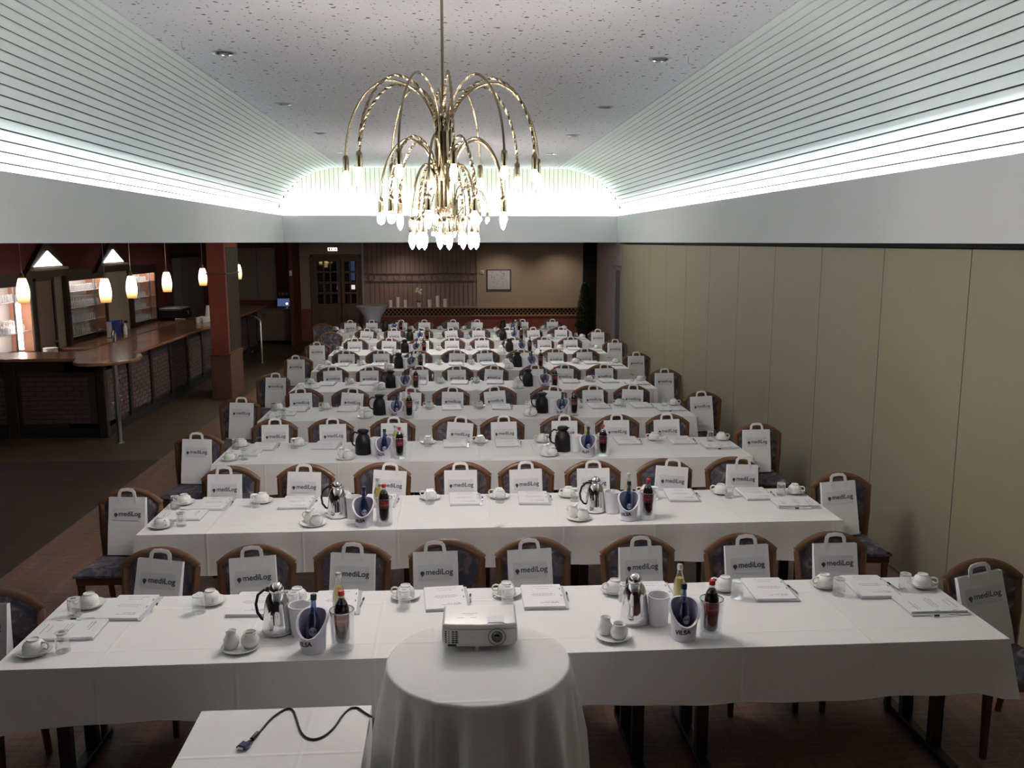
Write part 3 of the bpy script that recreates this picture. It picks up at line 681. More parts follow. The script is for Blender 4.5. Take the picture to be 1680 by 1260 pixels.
ob('light_tube', MB().tube([(-6.50, 13.80, 1.02), (-6.50, 13.80, 1.72)], 0.028, 10).mesh('light_tube', 'tube_glow'), c1, None, 'bright upright tube lamp')
cabinet(15.6, 17.15, 'middle', [(1.78, 't', 1), (1.50, 'g', 1), (1.25, 'g', 0.85), (1.01, 'g', 0.75)])
cabinet(18.65, 20.05, 'far', [(1.80, 't', 0.85), (1.48, 'g', 0.8), (1.24, 'g', 0.8), (0.99, 't', 0.95)])
def back_bar():
    r = ob('back_bar_counter', MB().box(-6.49, -5.98, 15.1, 20.9, 0.1, 0.86).mesh('back_bar', 'brown_panel'))
    tag(r, 'long brown back counter below the middle and far glass cabinets', 'counter')
    ob('worktop', MB().box(-6.49, -5.94, 15.06, 20.92, 0.86, 0.90).mesh('worktop', 'bar_top_wood', bevel=0.006), r)
    dm = MB().box(0, 0.02, 0.02, 0.93, 0.14, 0.84).mesh('door', 'brown_panel', bevel=0.006); hm = MB().tube([(0.02, 0.8, 0.7), (0.045, 0.8, 0.7), (0.045, 0.88, 0.7), (0.02, 0.88, 0.7)], 0.006, 5).mesh('handle', 'steel')
    for k in range(6):
        d = ob('door', dm, r, T(-5.98, 15.12+k*0.96, 0)); ob('handle', hm, d)
    r = ob('sink_counter', MB().box(-6.46, -5.95, 12.9, 14.28, 0.1, 0.86).mesh('sink_counter', 'steel'))
    tag(r, 'steel sink counter below the near glass cabinet behind the bar', 'counter')
    ob('worktop', MB().box(-6.46, -5.92, 12.88, 14.3, 0.86, 0.90).mesh('worktop', 'steel', bevel=0.006), r)
    pl = MB().lathe([(0.05, 0), (0.11, 0.015), (0.105, 0.02), (0.0, 0.008)], 14).mesh('plate', 'porcelain', 40)
    for k, (yy, n) in enumerate(((13.25, 5), (13.6, 4), (13.95, 6))):
        for j in range(n):
            o = ob('plate', pl, None, T(-6.15, yy, 0.901+j*0.021)); tag(o, 'white plate, %s from below in %s stack from left on steel sink counter' % (ORD[j], ORD[k]), 'plate', 'plates in %s stack on the sink counter' % ORD[k])
    r = ob('blue_crate', MB().box(-0.05, 0.05, -0.22, 0.22, 0, 0.30).mesh('blue_crate', 'blue_box', bevel=0.008), None, T(-6.22, 16.75, 0.901)); tag(r, 'blue box standing on the back bar counter between the cabinets', 'box')
    ob('side_label', MB().box(-0.045, 0.045, -0.226, -0.22, 0.01, 0.29).mesh('side_label', 'grey_card'), r, None, 'grey card front')
    bl = MB().lathe([(0.0, 0), (0.035, 0.0), (0.035, 0.14), (0.014, 0.19), (0.014, 0.22), (0, 0.22)], 10).mesh('body', 'porcelain', 40)
    r = ob('spray_bottle', bl, None, T(-6.15, 17.12, 0.901)); tag(r, 'white spray bottle with dark head beside the blue box', 'bottle')
    ob('spray_head', MB().box(-0.012, 0.05, -0.012, 0.012, 0.22, 0.27).mesh('spray_head', 'black_plastic', bevel=0.004), r)
    r = ob('dark_bottle', MB().lathe([(0.0, 0), (0.035, 0.0), (0.035, 0.15), (0.012, 0.21), (0.012, 0.27), (0, 0.27)], 10).mesh('body', 'black_plastic', 40), None, T(-6.25, 17.25, 0.901)); tag(r, 'dark bottle behind the spray bottle on back counter', 'bottle')
    ob('cap', MB().lathe([(0.014, 0.265), (0.014, 0.285), (0, 0.285)], 8).mesh('cap', 'cap_red'), r)
    # espresso machine
    r = ob('coffee_machine', MB().box(-0.26, 0.26, -0.34, 0.34, 0.06, 0.25).mesh('machine_body', 'black_plastic', bevel=0.02), None, T(-6.2, 20.35, 0.901)); tag(r, 'black coffee machine with pale lid near far end of back counter', 'machine')
    ob('lid', MB().box(-0.25, 0.22, -0.33, 0.33, 0.25, 0.285).mesh('lid', 'grey_card', bevel=0.015), r)
    ob('drip_tray', MB().box(0.1, 0.34, -0.36, 0.36, 0.0, 0.06).mesh('drip_tray', 'steel', bevel=0.006), r)
    for s in (-0.15, 0.15): ob('spout', MB().tube([(0.26, s, 0.2), (0.34, s, 0.2), (0.34, s, 0.14)], 0.02, 8).mesh('spout', 'chrome', 40), r)
    # taps on the bar
    r = ob('beer_tap', MB().tube([(0, 0, 0), (0, 0, 0.26), (0, -0.03, 0.30), (0, -0.12, 0.30), (0, -0.14, 0.26), (0, -0.14, 0.2)], 0.02, 8).mesh('tap_pipe', 'chrome', 40), None, T(-5.4, 14.6, 0.92)); tag(r, 'chrome swan neck tap behind the bar corner', 'tap')
    ob('lever', MB().tube([(0, -0.05, 0.31), (0.03, -0.06, 0.38)], 0.008, 6).mesh('lever', 'chrome'), r)
    ob('base', MB().lathe([(0.04, 0), (0.04, 0.02), (0.022, 0.03)], 12).mesh('base', 'chrome', 40), r)
    r = ob('bar_sink', MB().box(-5.75, -5.21, 13.4, 17.6, 0.1, 0.86).box(-5.75, -5.21, 13.4, 17.6, 0.86, 0.92).mesh('bar_sink', 'steel', bevel=0.01)); tag(r, 'steel under-counter sink unit on the staff side of the bar', 'sink')
    ob('basin', MB().box(-5.68, -5.3, 15.0, 15.6, 0.921, 0.93).mesh('basin', 'grey_metal_dark'), r)
    cm = MB().lathe([(0.03, 0), (0.045, 0.05), (0.042, 0.05), (0.0, 0.01)], 12).mesh('bar_cup', 'porcelain', 40)
    q = random.Random(11)
    for k in range(8):
        for j in range(2):
            o = ob('bar_cup', cm, None, T(-4.82+(k % 2)*0.11, 17.2+(k//2)*0.11, 1.106+j*0.051)); tag(o, '%s white cup of the %s stack on bar top beside red column' % (('lower', 'upper')[j], ORD[k]), 'cup', 'white cups stacked on the bar top')
    r = ob('paper_cone', MB().lathe([(0.07, 0), (0.04, 0.28), (0.036, 0.28), (0, 0.27)], 12).mesh('paper_cone', 'sheet_white', 40), None, T(-4.82, 17.95, 1.106)); tag(r, 'tall white tapered paper stand behind the cups on bar top', 'holder')
    # triangular wall lamps
    for i, y0 in enumerate((14.72, 17.5)):
        r = ob('gable_lamp', MB().prism([(-0.85, -0.05), (0.85, -0.05), (0.0, 0.56), ], -6.495, -6.42, 'x').mesh('gable_frame', 'dark_wood'), None, T(0, y0, 2.12)); tag(r, ('near' if i == 0 else 'far') + ' triangular lit gable lamp above the bar cabinets', 'lamp')
        ob('lit_triangle', MB().prism([(-0.5, 0.13), (0.5, 0.13), (0.0, 0.37)], -6.42, -6.405, 'x').mesh('lit_triangle', 'gable_glow'), r)
        ob('eave', MB().box(-6.495, -6.36, -0.62, 0.62, 0.07, 0.11).mesh('eave', 'wall_beige'), r)
    for i, y0 in enumerate((14.72, 17.9)):
        r = ob('wall_spotlight', MB().lathe([(0.03, 0), (0.035, 0.05), (0.0, 0.05)], 10).mesh('spot_can', 'black_plastic', 40), None, T(-6.46, y0, 2.14)); tag(r, ('near' if i == 0 else 'far') + ' tiny spotlight under the gable lamp above the bar pier', 'lamp')
        ob('bulb', MB().lathe([(0, -0.001), (0.026, -0.001)], 10).mesh('bulb', 'spot_glow'), r)
        l = bpy.data.lights.new('spotlight_beam', 'SPOT'); l.energy = 7; l.color = (1.0, 0.62, 0.48); l.spot_size = R(80); l.spot_blend = 0.4; l.shadow_soft_size = 0.02
        lo = bpy.data.objects.new('spotlight_beam', l); COL.objects.link(lo); lo.parent = r; lo.location = (0, 0, -0.01); lo.rotation_euler = (0, R(18), 0)
    # kitchen corner at the far left
    r = ob('kitchen_unit', MB().box(-5.7, -4.12, 23.4, 23.98, 0.08, 0.88).mesh('kitchen_unit', 'kitchen_counter')); tag(r, 'wooden base unit with laptop on top against the far red wall', 'cabinet')
    ob('worktop', MB().box(-5.74, -4.11, 23.36, 23.98, 0.88, 0.92).mesh('worktop', 'kitchen_counter', bevel=0.006), r)
    for k in range(2):
        d = ob('door', MB().box(-5.68+k*0.79, -4.92+k*0.79, 23.38, 23.40, 0.12, 0.86).mesh('door', 'kitchen_counter', bevel=0.005), r)
        ob('handle', MB().tube([(-5.0+k*0.15, 23.38, 0.7), (-5.0+k*0.15, 23.35, 0.7), (-4.98+k*0.15, 23.35, 0.78), (-4.98+k*0.15, 23.38, 0.78)], 0.006, 5).mesh('handle', 'steel'), d)
    r = ob('wall_panel', MB().box(-5.6, -4.62, 23.94, 23.99, 1.1, 2.48).mesh('wall_panel', 'kitchen_panel', bevel=0.01)); tag(r, 'pale shutter panel on the far red wall above the base unit', 'panel')
    ob('seam', MB().box(-5.115, -5.105, 23.935, 23.94, 1.12, 2.46).mesh('seam', 'groove_dark'), r)
    r = ob('laptop', MB().box(-0.17, 0.17, -0.12, 0.12, 0, 0.02).mesh('laptop_base', 'black_plastic', bevel=0.005), None, T(-4.42, 23.62, 0.921)); tag(r, 'open dark laptop on the base unit by far red wall', 'laptop')
    s = ob('screen', MB().box(-0.17, 0.17, -0.006, 0.006, 0, 0.23).mesh('screen', 'black_plastic', bevel=0.003), r, T(0, 0.12, 0.02, R(-12)))
    ob('display', MB().box(-0.155, 0.155, -0.008, -0.006, 0.015, 0.215).mesh('display', 'screen_glow'), s)
    ob('cursor_glow', MB().lathe([(0, 0), (0.028, 0.0)], 12, M=T(0.09, -0.009, 0.08, R(90))).mesh('cursor_glow', 'gable_glow'), s)
    r = ob('wall_socket', MB().box(-0.16, 0.16, -0.02, 0, -0.035, 0.035).mesh('wall_socket', 'grey_card', bevel=0.005), None, T(-4.42, 23.985, 1.27)); tag(r, 'grey socket strip on red wall above the laptop', 'socket')
    for k in range(3): ob('outlet', MB().lathe([(0.022, 0), (0.018, 0.004), (0, 0.002)], 10, M=T(-0.1+k*0.1, -0.02, 0, R(90))).mesh('outlet', 'black_plastic'), r)
    r = ob('serving_tray', MB().box(-0.4, 0.25, -0.12, 0.12, 0, 0.02).mesh('serving_tray', 'black_plastic', bevel=0.006), None, T(-5.1, 23.65, 0.921)); tag(r, 'flat dark tray on base unit left of the laptop', 'tray')
back_bar()
# pendant lamps over the bar
shade = MB().lathe([(0.022, 0.0), (0.045, -0.005), (0.066, -0.08), (0.079, -0.17), (0.078, -0.24), (0.066, -0.33), (0.060, -0.33), (0.070, -0.24), (0.071, -0.17), (0.058, -0.08), (0.02, -0.01)], 18).mesh('shade', 'opal_amber', 60)
cord = MB().tube([(0, 0, 0.04), (0, 0, 0.50)], 0.004, 5).mesh('cord', 'steel')
cap = MB().lathe([(0.03, -0.004), (0.024, 0.05), (0.006, 0.07)], 12).mesh('cap', 'brown_panel', 40)
rose = MB().lathe([(0.07, 0.50), (0.06, 0.53), (0.0, 0.53)], 14).mesh('ceiling_rose', 'chrome', 40)
for i, (x, yv) in enumerate(((-5.53, 11.9), (-4.72, 12.5), (-4.7, 13.45), (-4.7, 15.1), (-4.7, 17.26), (-4.7, 20.1))):
    place('pendant_lamp', (None, [('shade', shade), ('cord', cord), ('cap', cap), ('ceiling_rose', rose)]), 'glowing glass pendant lamp over the bar, %s from the left' % ORD[i], 'lamp', T(x, yv, 2.14 + (0.03 if i == 0 else 0)), 'pendant lamps over the bar')

# ------------------------------------------------------------------ chandeliers
def chandelier_kit():
    parts = []
    sock = MB().lathe([(0.006, 0.03), (0.016, 0.02), (0.018, 0.0), (0.018, -0.06), (0.015, -0.062)], 12).mesh('socket', 'brass', 50)
    candle = MB().lathe([(0.010, -0.06), (0.019, -0.085), (0.021, -0.11), (0.012, -0.145), (0.0, -0.16)], 8).mesh('bulb', 'bulb_glow', 60)
    ball = MB().lathe([(0.010, -0.06), (0.021, -0.08), (0.024, -0.10), (0.017, -0.122), (0.0, -0.13)], 8).mesh('bulb', 'bulb_glow', 60)
    for tier, (n, rad, za, ze, r0, z0, off) in enumerate(((12, 0.56, 3.54, 3.09, 0.045, 3.26, 0.10), (9, 0.37, 3.22, 2.86, 0.05, 2.98, 0.3), (8, 0.19, 3.075, 2.745, 0.04, 2.92, 0.15))):
        pts = []
        # out of the bundle, over the crest and straight down to the socket
        cr = rad*0.56
        for i in range(49):
            t = i/48
            if t < 0.45:
                u = t/0.45; a = u*PI/2
                pts.append((r0+(cr-r0)*(1-math.cos(a)), 0, z0+(za-z0)*math.sin(a)))
            else:
                u = (t-0.45)/0.55; a = u*PI/2
                pts.append((cr+(rad-cr)*math.sin(a), 0, ze+(za-ze)*(0.18*(1-u)+0.82*math.cos(a))))
        am = MB().tube(pts[::2], 0.0075, 6).mesh('arm', 'brass', 60)
        at = MB().tube(pts, 0.0088, 4, twist=0.55).mesh('arm', 'brass', 25)
        for k in range(n):
            parts.append(('arm', (am, at)[k % 2], T(0, 0, -4.16, 0, 0, off+2*PI*k/n), None, [('socket', sock, T(rad, 0, ze)), ('bulb', candle if tier == 2 or k % 3 == 0 else ball, T(rad, 0, ze))]))
    parts.append(('rod', MB().tube([(0, 0, -0.9), (0, 0, 0)], 0.009, 8).mesh('rod', 'brass', 40), None))
    parts.append(('ceiling_rose', MB().lathe([(0.0, -0.06), (0.05, -0.05), (0.07, 0.0), (0, 0)], 16).mesh('ceiling_rose', 'brass', 40), None))
    bt = MB().tube([(0, 0, 3.32), (0, 0, 2.80)], 0.03, 8)
    stem = bt.mesh('core', 'brass_dark', 40)
    parts.append(('core', stem, T(0, 0, -4.16)))
    rm = MB().tube([(0.047, 0, 3.26), (0.047, 0, 2.82)], 0.009, 6).mesh('stem_rod', 'brass', 50)
    for k in range(12): parts.append(('stem_rod', rm, T(0, 0, -4.16, 0, 0, 2*PI*k/12)))
    parts.append(('finial', MB().lathe([(0.0, 2.74), (0.02, 2.76), (0.045, 2.80), (0.05, 2.83), (0.0, 2.84)], 12).mesh('finial', 'brass', 50), T(0, 0, -4.16)))
    parts.append(('cup', MB().lathe([(0.008, 3.42), (0.02, 3.40), (0.022, 3.32), (0.0, 3.3)][::-1], 12).mesh('cup', 'brass', 50), T(0, 0, -4.16)))
    return (None, parts)
ck = chandelier_kit()
place('chandelier', ck, 'large brass fountain chandelier with three tiers of bare bulbs above front tables', 'chandelier', T(-0.035, 5.3, ZC))
place('chandelier', ck, 'far brass fountain chandelier seen behind the near chandelier', 'chandelier', T(0.08, 15.0, ZC, 0, 0, 0.2))
# recessed ceiling spots and hooks
ringm = MB().lathe([(0.10, 0.002), (0.10, -0.008), (0.075, -0.012), (0.07, 0.0)], 20).mesh('trim_ring', 'steel', 40)
hole = MB().lathe([(0.0, -0.002), (0.072, -0.002)], 20).mesh('well', 'black_gap')
lampm = MB().lathe([(0.0, -0.012), (0.03, -0.008), (0.045, -0.003)], 14).mesh('lamp', 'grey_metal', 40)
for i in range(5):
    for s, nm in ((-1.83, 'left'), (1.79, 'right')):
        place('ceiling_spot', (ringm, [('well', hole), ('lamp', lampm)]), 'recessed unlit spot at the %s edge of the white ceiling, %s from the front' % (nm, ORD[i]), 'lamp', T(s, 7.72+2.71*i, ZC), 'recessed spots in the white ceiling')
hk = MB().tube([(0, 0, 0), (0, 0, -0.05), (0.012, 0, -0.065), (0.024, 0, -0.05)], 0.003, 5).mesh('ceiling_hook', 'steel')
for i, (x, yv) in enumerate(((-2.05, 7.3), (-1.0, 7.2), (-0.25, 7.0), (1.05, 8.6), (2.0, 7.6))):
    tag(ob('ceiling_hook', hk, None, T(x, yv, ZC)), 'small steel hook in the perforated ceiling, %s from the left' % ORD[i], 'hook', 'hooks in the ceiling')

# ------------------------------------------------------------------ furniture kits
def chair_kit():
    parts = []
    # seat cushion
    sc_ = MB()
    def seat(u, v):
        y = -0.22 + 0.42*v; hw = 0.225 - 0.035*v
        x = (u-0.5)*2*hw
        ex = min(1, (0.5-abs(u-0.5))/0.12); ey = min(1, (0.5-abs(v-0.5))/0.12)
        return (x, y, 0.442 + 0.026*math.sqrt(max(0, ex*(2-ex)))*math.sqrt(max(0, ey*(2-ey))))
    sc_.grid(seat, 9, 9)
    n = 9
    rim = [(-0.225, -0.22), (0.225, -0.22), (0.19, 0.20), (-0.19, 0.20)]
    sc_.prism(rim, 0.425, 0.442)
    parts.append(('seat', sc_.mesh('seat', 'upholstery', 60)))
    parts.append(('seat_frame', MB().prism([(-0.215, -0.21), (0.215, -0.21), (0.18, 0.20), (-0.18, 0.20)], 0.37, 0.425).mesh('seat_frame', 'chair_wood_dark', bevel=0.006)))
    for s in (-1, 1):
        parts.append(('leg', MB().taper((s*0.19, -0.19, 0), (s*0.19, -0.185, 0.38), 0.028, 0.04).mesh('front_leg', 'chair_wood_dark', bevel=0.004)))
        parts.append(('leg', MB().tube([(s*0.17, 0.27, 0), (s*0.175, 0.225, 0.25), (s*0.18, 0.205, 0.45), (s*0.192, 0.215, 0.62), (s*0.203, 0.25, 0.80)], [0.022, 0.025, 0.028, 0.027, 0.025], 4, up=(1, 1, 0)).mesh('rear_leg', 'chair_wood', bevel=0.004)))
    arc = []
    for i in range(13):
        a = -1 + 2*i/12
        arc.append((0.212*a, 0.25+0.012*(1-a*a), 0.795 + 0.092*(1-abs(a)**2.2)))
    parts.append(('top_rail', MB().tube(arc, 0.027, 6, sx=0.85, up=(0, 1, 0)).mesh('top_rail', 'chair_wood', 60)))
    def back(front):
        def fn(u, v):
            a = -1+2*u
            ztop = 0.785 + 0.088*(1-abs(a*0.95)**2.2)
            z = 0.50 + (ztop-0.50)*v
            hw = 0.165 + 0.026*v
            ed = max(0, 1-a*a)
            return (a*hw, 0.205+0.05*((z-0.45)/0.4)**1.6 - (0.018*ed**0.4 + 0.0 if front else -0.014), z)
        return fn
    bk = MB().grid(back(True), 9, 7); bk.grid(back(False), 9, 7)
    parts.append(('back_cushion', bk.mesh('back_cushion', 'upholstery', 60)))
    parts.append(('cross_rail', MB().box(-0.17, 0.17, 0.198, 0.222, 0.47, 0.505).mesh('cross_rail', 'chair_wood_dark', bevel=0.004)))
    return (None, parts)
CHAIR = chair_kit()
def emblem():
    m = MB()
    pts = [(0.012*math.cos(a), 0.012*math.sin(a)) for a in [R(x) for x in range(-60, 241, 30)]]
    pts.append((-0.003, -0.021)); 
    m.prism(pts[:-1] + [(0.0, -0.022)], 0.0, 0.0015)
    return m
def bag_kit():
    W, H, D = 0.128, 0.40, 0.035
    # front at y=-D, flattened towards the mouth, creased gussets; open top
    rings = []
    for (z, d, wx) in ((0.0, D, W), (0.07, D*1.0, W), (0.14, D*0.85, W), (0.30, D*0.5, W*1.0), (H, D*0.38, W*1.0)):
        g = 0.35 if z > 0.05 else 0.0
        rings.append([(-wx, -d, z), (wx, -d, z), (wx-g*d, 0, z), (wx, d, z), (-wx, d, z), (-wx+g*d, 0, z)])
    m = MB(); vs = [p for r in rings for p in r]; fs = [tuple(reversed(range(6)))]
    for i in range(len(rings)-1):
        for k in range(6): fs.append((i*6+k, i*6+(k+1) % 6, (i+1)*6+(k+1) % 6, (i+1)*6+k))
    m.add(vs, fs)
    me = m.mesh('paper_bag', 'bag_paper', thick=0.0)
    d = D*0.38
    hd = MB()
    path = [(-0.055, 0.33), (-0.054, 0.405), (-0.050, 0.437), (-0.038, 0.452), (0.0, 0.457), (0.038, 0.452), (0.050, 0.437), (0.054, 0.405), (0.055, 0.33)]
    w_ = 0.010
    vs = []; fs = []
    for i, (x, z) in enumerate(path):
        t = Vector((path[min(i+1, 8)][0]-path[max(i-1, 0)][0], path[min(i+1, 8)][1]-path[max(i-1, 0)][1])).normalized(); n = Vector((-t.y, t.x))
        yy = max(0, (0.40-z))*(0.3) 
        for s in (-1, 1):
            for dy in (0, 0.0015): vs.append((x+n.x*w_*s, dy, z+n.y*w_*s))
    for i in range(8):
        a, b = i*4, i*4+4
        fs += [(a, b, b+2, a+2), (a+1, a+3, b+3, b+1), (a, a+1, b+1, b), (a+2, b+2, b+3, a+3)]
    fs += [(0, 2, 3, 1), (32, 33, 35, 34)]
    hm = MB().add(vs, fs).mesh('handle', 'bag_paper')
    lean = math.atan((D*0.5-D*0.38)/0.2)
    patch = MB().box(-0.098, 0.098, -0.0012, 0, -0.045, 0.045).mesh('logo_patch', 'bag_patch')
    # the front panel slopes a little: the print lies on it between z=.20 and .32
    def front_y(z): 
        pts = [(0.07, D), (0.14, D*0.85), (0.30, D*0.5), (H, D*0.38)]
        for (a, b), (c, e) in zip(pts, pts[1:]):
            if a <= z <= c: return b+(e-b)*(z-a)/(c-a)
    zc = 0.285; sl = math.atan((D*0.85-D*0.5)/0.16)
    PM = T(0.0, -front_y(zc)-0.0012, zc, -sl)
    tx = text_mesh('mediLog', 0.045, 'ink_blue', off=0.0007)
    em = emblem(); em_m = em.mesh('emblem', 'ink_blue')
    return (me, [('handle', hm, T(0.0, -d+0.001, 0)), ('handle', hm, T(0.0, d-0.003, 0.0, R(4))),
                 ('logo_patch', patch, PM, None, [('lettering', tx, T(0.022, -0.0024, -0.012, R(90))), ('emblem', em_m, T(-0.075, -0.0012, -0.004, R(90)))])])
BAG = bag_kit()
def booklet_kit():
    sl = MB().box(-0.118, 0.118, -0.155, 0.155, 0, 0.004).mesh('sleeve', 'sleeve_plastic', bevel=0.001)
    pg = MB()
    for k in range(4):
        dx = [0.0, 0.004, -0.003, 0.002][k]; dy = [0.002, -0.003, 0.001, 0.0][k]
        pg.box(-0.108+dx-0.006, 0.102+dx-0.006, -0.1485+dy, 0.1485+dy, 0.0042+k*0.0028, 0.0069+k*0.0028)
    pgm = pg.mesh('page_stack', 'sheet_white')
    tx = MB(); q = random.Random(2)
    for (yy, w_, x0) in ((0.118, 0.10, -0.055), (0.090, 0.07, -0.04), (0.022, 0.11, -0.06), (0.008, 0.13, -0.07), (-0.006, 0.10, -0.055), (-0.085, 0.05, 0.0), (-0.100, 0.09, -0.03)):
        x = x0
        while x < x0+w_:
            l = q.uniform(0.008, 0.02); tx.box(x, x+l, yy-0.0018, yy+0.0018, 0.0153, 0.0156); x += l+0.004
    tx.tube([(0.03, -0.108, 0.0155), (0.04, -0.098, 0.0155), (0.05, -0.108, 0.0155), (0.06, -0.096, 0.0155), (0.07, -0.104, 0.0155)], 0.001, 4)
    tm = tx.mesh('printed_text', 'ink_grey')
    tm['kind'] = 'stuff'
    cl = MB().box(0.088, 0.092, 0.07, 0.095, 0.0153, 0.0157).box(0.088, 0.092, -0.02, 0.005, 0.0153, 0.0157).mesh('staples', 'ink_black')
    return (sl, [('page_stack', pgm, None, None, [('printed_text', tm), ('staples', cl)])])
BOOK = booklet_kit()
PEN = (MB().tube([(0, -0.07, 0), (0, 0.05, 0), (0, 0.066, 0)], [0.0045, 0.0045, 0.001], 8).mesh('pen', 'chrome', 40),
       [('clip', MB().box(-0.0015, 0.0015, -0.065, -0.03, 0.0045, 0.006).mesh('clip', 'chrome')), ('grip', MB().tube([(0, 0.02, 0), (0, 0.048, 0)], 0.0052, 8).mesh('grip', 'ink_black', 40))])
SAUCER = (MB().lathe([(0.0, 0.006), (0.028, 0.006), (0.032, 0.003), (0.026, 0.0), (0.034, 0.0), (0.055, 0.008), (0.074, 0.018), (0.0745, 0.020), (0.055, 0.012), (0.034, 0.008), (0.0, 0.008)][3:], 22).mesh('saucer', 'porcelain', 50), [])
def cup_kit():
    # turned upside down: rim on the saucer, foot ring on top
    body = MB().lathe([(0.040, 0.0), (0.0425, 0.0), (0.0425, 0.013), (0.0405, 0.024), (0.0405, 0.026), (0.035, 0.037), (0.027, 0.0435), (0.0235, 0.0455), (0.023, 0.052), (0.020, 0.052), (0.020, 0.047), (0.0, 0.047)], 20).mesh('cup', 'porcelain', 50)
    h = MB().tube([(-0.038, 0, 0.014), (-0.056, 0, 0.012), (-0.065, 0, 0.023), (-0.061, 0, 0.036), (-0.050, 0, 0.041), (-0.035, 0, 0.038)], 0.0042, 6).mesh('handle', 'porcelain', 60)
    return (body, [('handle', h)])
CUP = cup_kit()
TUMBLER = (MB().lathe([(0.0325, 0.0), (0.034, 0.0), (0.030, 0.094), (0.0, 0.095)], 18).mesh('tumbler', 'tumbler_glass', 50),
           [('base', MB().lathe([(0.0, 0.086), (0.028, 0.086), (0.0285, 0.0945), (0.0, 0.0945)], 18).mesh('base', 'bar_glass', 50))])
SPOON = (MB().tube([(-0.05, 0, 0), (0.0, 0, 0.001), (0.03, 0, 0.0), (0.045, 0, 0), (0.058, 0, 0.0)], [0.0032, 0.0022, 0.003, 0.009, 0.003], 8, sx=0.35).mesh('spoon', 'steel', 60), [])
PLATE = (MB().lathe([(0.05, 0.0), (0.058, 0.002), (0.076, 0.012), (0.078, 0.0145), (0.056, 0.006), (0.0, 0.005)], 26).mesh('plate', 'porcelain', 50), [])
def jug_chrome():
    body = MB().lathe([(0.0, 0.0), (0.066, 0.0), (0.068, 0.008), (0.064, 0.05), (0.060, 0.10), (0.054, 0.14), (0.044, 0.168), (0.032, 0.184), (0.028, 0.19)], 28).mesh('thermos_jug', 'chrome', 60)
    lid = MB().lathe([(0.030, 0.188), (0.034, 0.194), (0.033, 0.204), (0.027, 0.218), (0.015, 0.229), (0.0, 0.232)], 22).mesh('lid', 'chrome', 60)
    h = MB().tube([(-0.03, 0, 0.188), (-0.06, 0, 0.192), (-0.092, 0, 0.165), (-0.104, 0, 0.12), (-0.098, 0, 0.08), (-0.078, 0, 0.052), (-0.064, 0, 0.048)], 0.008, 8, sx=0.8).mesh('handle', 'black_plastic', 60)
    sp = MB().add([(0.026, -0.012, 0.185), (0.026, 0.012, 0.185), (0.055, 0.0, 0.198), (0.03, 0, 0.168)], [(0, 1, 2), (0, 2, 3), (1, 3, 2), (0, 3, 1)]).mesh('spout', 'chrome')
    th = MB().box(-0.05, -0.02, -0.008, 0.008, 0.199, 0.206).mesh('thumb_lever', 'black_plastic', bevel=0.002)
    return (body, [('lid', lid), ('handle', h, None, 'black handle'), ('spout', sp), ('thumb_lever', th)])
def jug_black():
    body = MB().lathe([(0.0, 0.0), (0.064, 0.0), (0.068, 0.01), (0.068, 0.09), (0.062, 0.13), (0.046, 0.158), (0.038, 0.168), (0.038, 0.178)], 24).mesh('thermos_jug', 'black_plastic', 60)
    lid = MB().lathe([(0.040, 0.178), (0.047, 0.186), (0.046, 0.205), (0.036, 0.214), (0.0, 0.216)], 20).mesh('lid', 'black_plastic', 60)
    h = MB().tube([(-0.042, 0, 0.175), (-0.075, 0, 0.182), (-0.105, 0, 0.155), (-0.112, 0, 0.115), (-0.098, 0, 0.075), (-0.066, 0, 0.058)], 0.009, 8, sx=0.8).mesh('handle', 'black_plastic', 60)
    sp = MB().add([(0.03, -0.014, 0.205), (0.03, 0.014, 0.205), (0.062, 0.0, 0.205), (0.035, 0, 0.178)], [(0, 1, 2), (0, 2, 3), (1, 3, 2), (0, 3, 1)]).mesh('spout', 'black_plastic')
    return (body, [('lid', lid), ('handle', h), ('spout', sp)])
JUG1, JUG2 = jug_chrome(), jug_black()
def creamer():
    def zf(a, z): return z + (0.010*max(0, math.cos(a))**4 if z > 0.06 else 0)
    b = MB().lathe([(0.0, 0.0), (0.022, 0.0), (0.031, 0.018), (0.031, 0.035), (0.020, 0.056), (0.019, 0.064), (0.023, 0.072), (0.020, 0.072), (0.016, 0.062), (0.0, 0.05)], 18, zf=zf).mesh('milk_jug', 'porcelain', 60)
    h = MB().tube([(-0.019, 0, 0.066), (-0.034, 0, 0.064), (-0.040, 0, 0.048), (-0.030, 0, 0.03)], 0.0035, 6).mesh('handle', 'porcelain', 60)
    s = MB().add([(0.014, -0.009, 0.078), (0.014, 0.009, 0.078), (0.032, 0, 0.086), (0.018, 0, 0.062)], [(0, 1, 2), (0, 2, 3), (1, 3, 2), (0, 3, 1)]).mesh('spout', 'porcelain')
    return (b, [('handle', h), ('spout', s)])
CREAMER = creamer()
SUGAR = (MB().lathe([(0.0, 0.0), (0.024, 0.0), (0.036, 0.02), (0.036, 0.036), (0.026, 0.052), (0.024, 0.058), (0.027, 0.063), (0.024, 0.063), (0.020, 0.054), (0.0, 0.05)], 18).mesh('sugar_bowl', 'porcelain', 60),
         [('sugar_sachets', MB().box(-0.017, 0.012, -0.006, 0.006, 0.05, 0.058).box(-0.006, 0.016, -0.013, -0.003, 0.05, 0.057).mesh('sugar_sachets', 'sugar_dark'))])
CYL = (MB().lathe([(0.0, 0.0), (0.046, 0.0), (0.055, 0.145), (0.0565, 0.150), (0.052, 0.150), (0.044, 0.006), (0.0, 0.006)], 24).mesh('tall_cooler', 'sheet_white', 50), [])
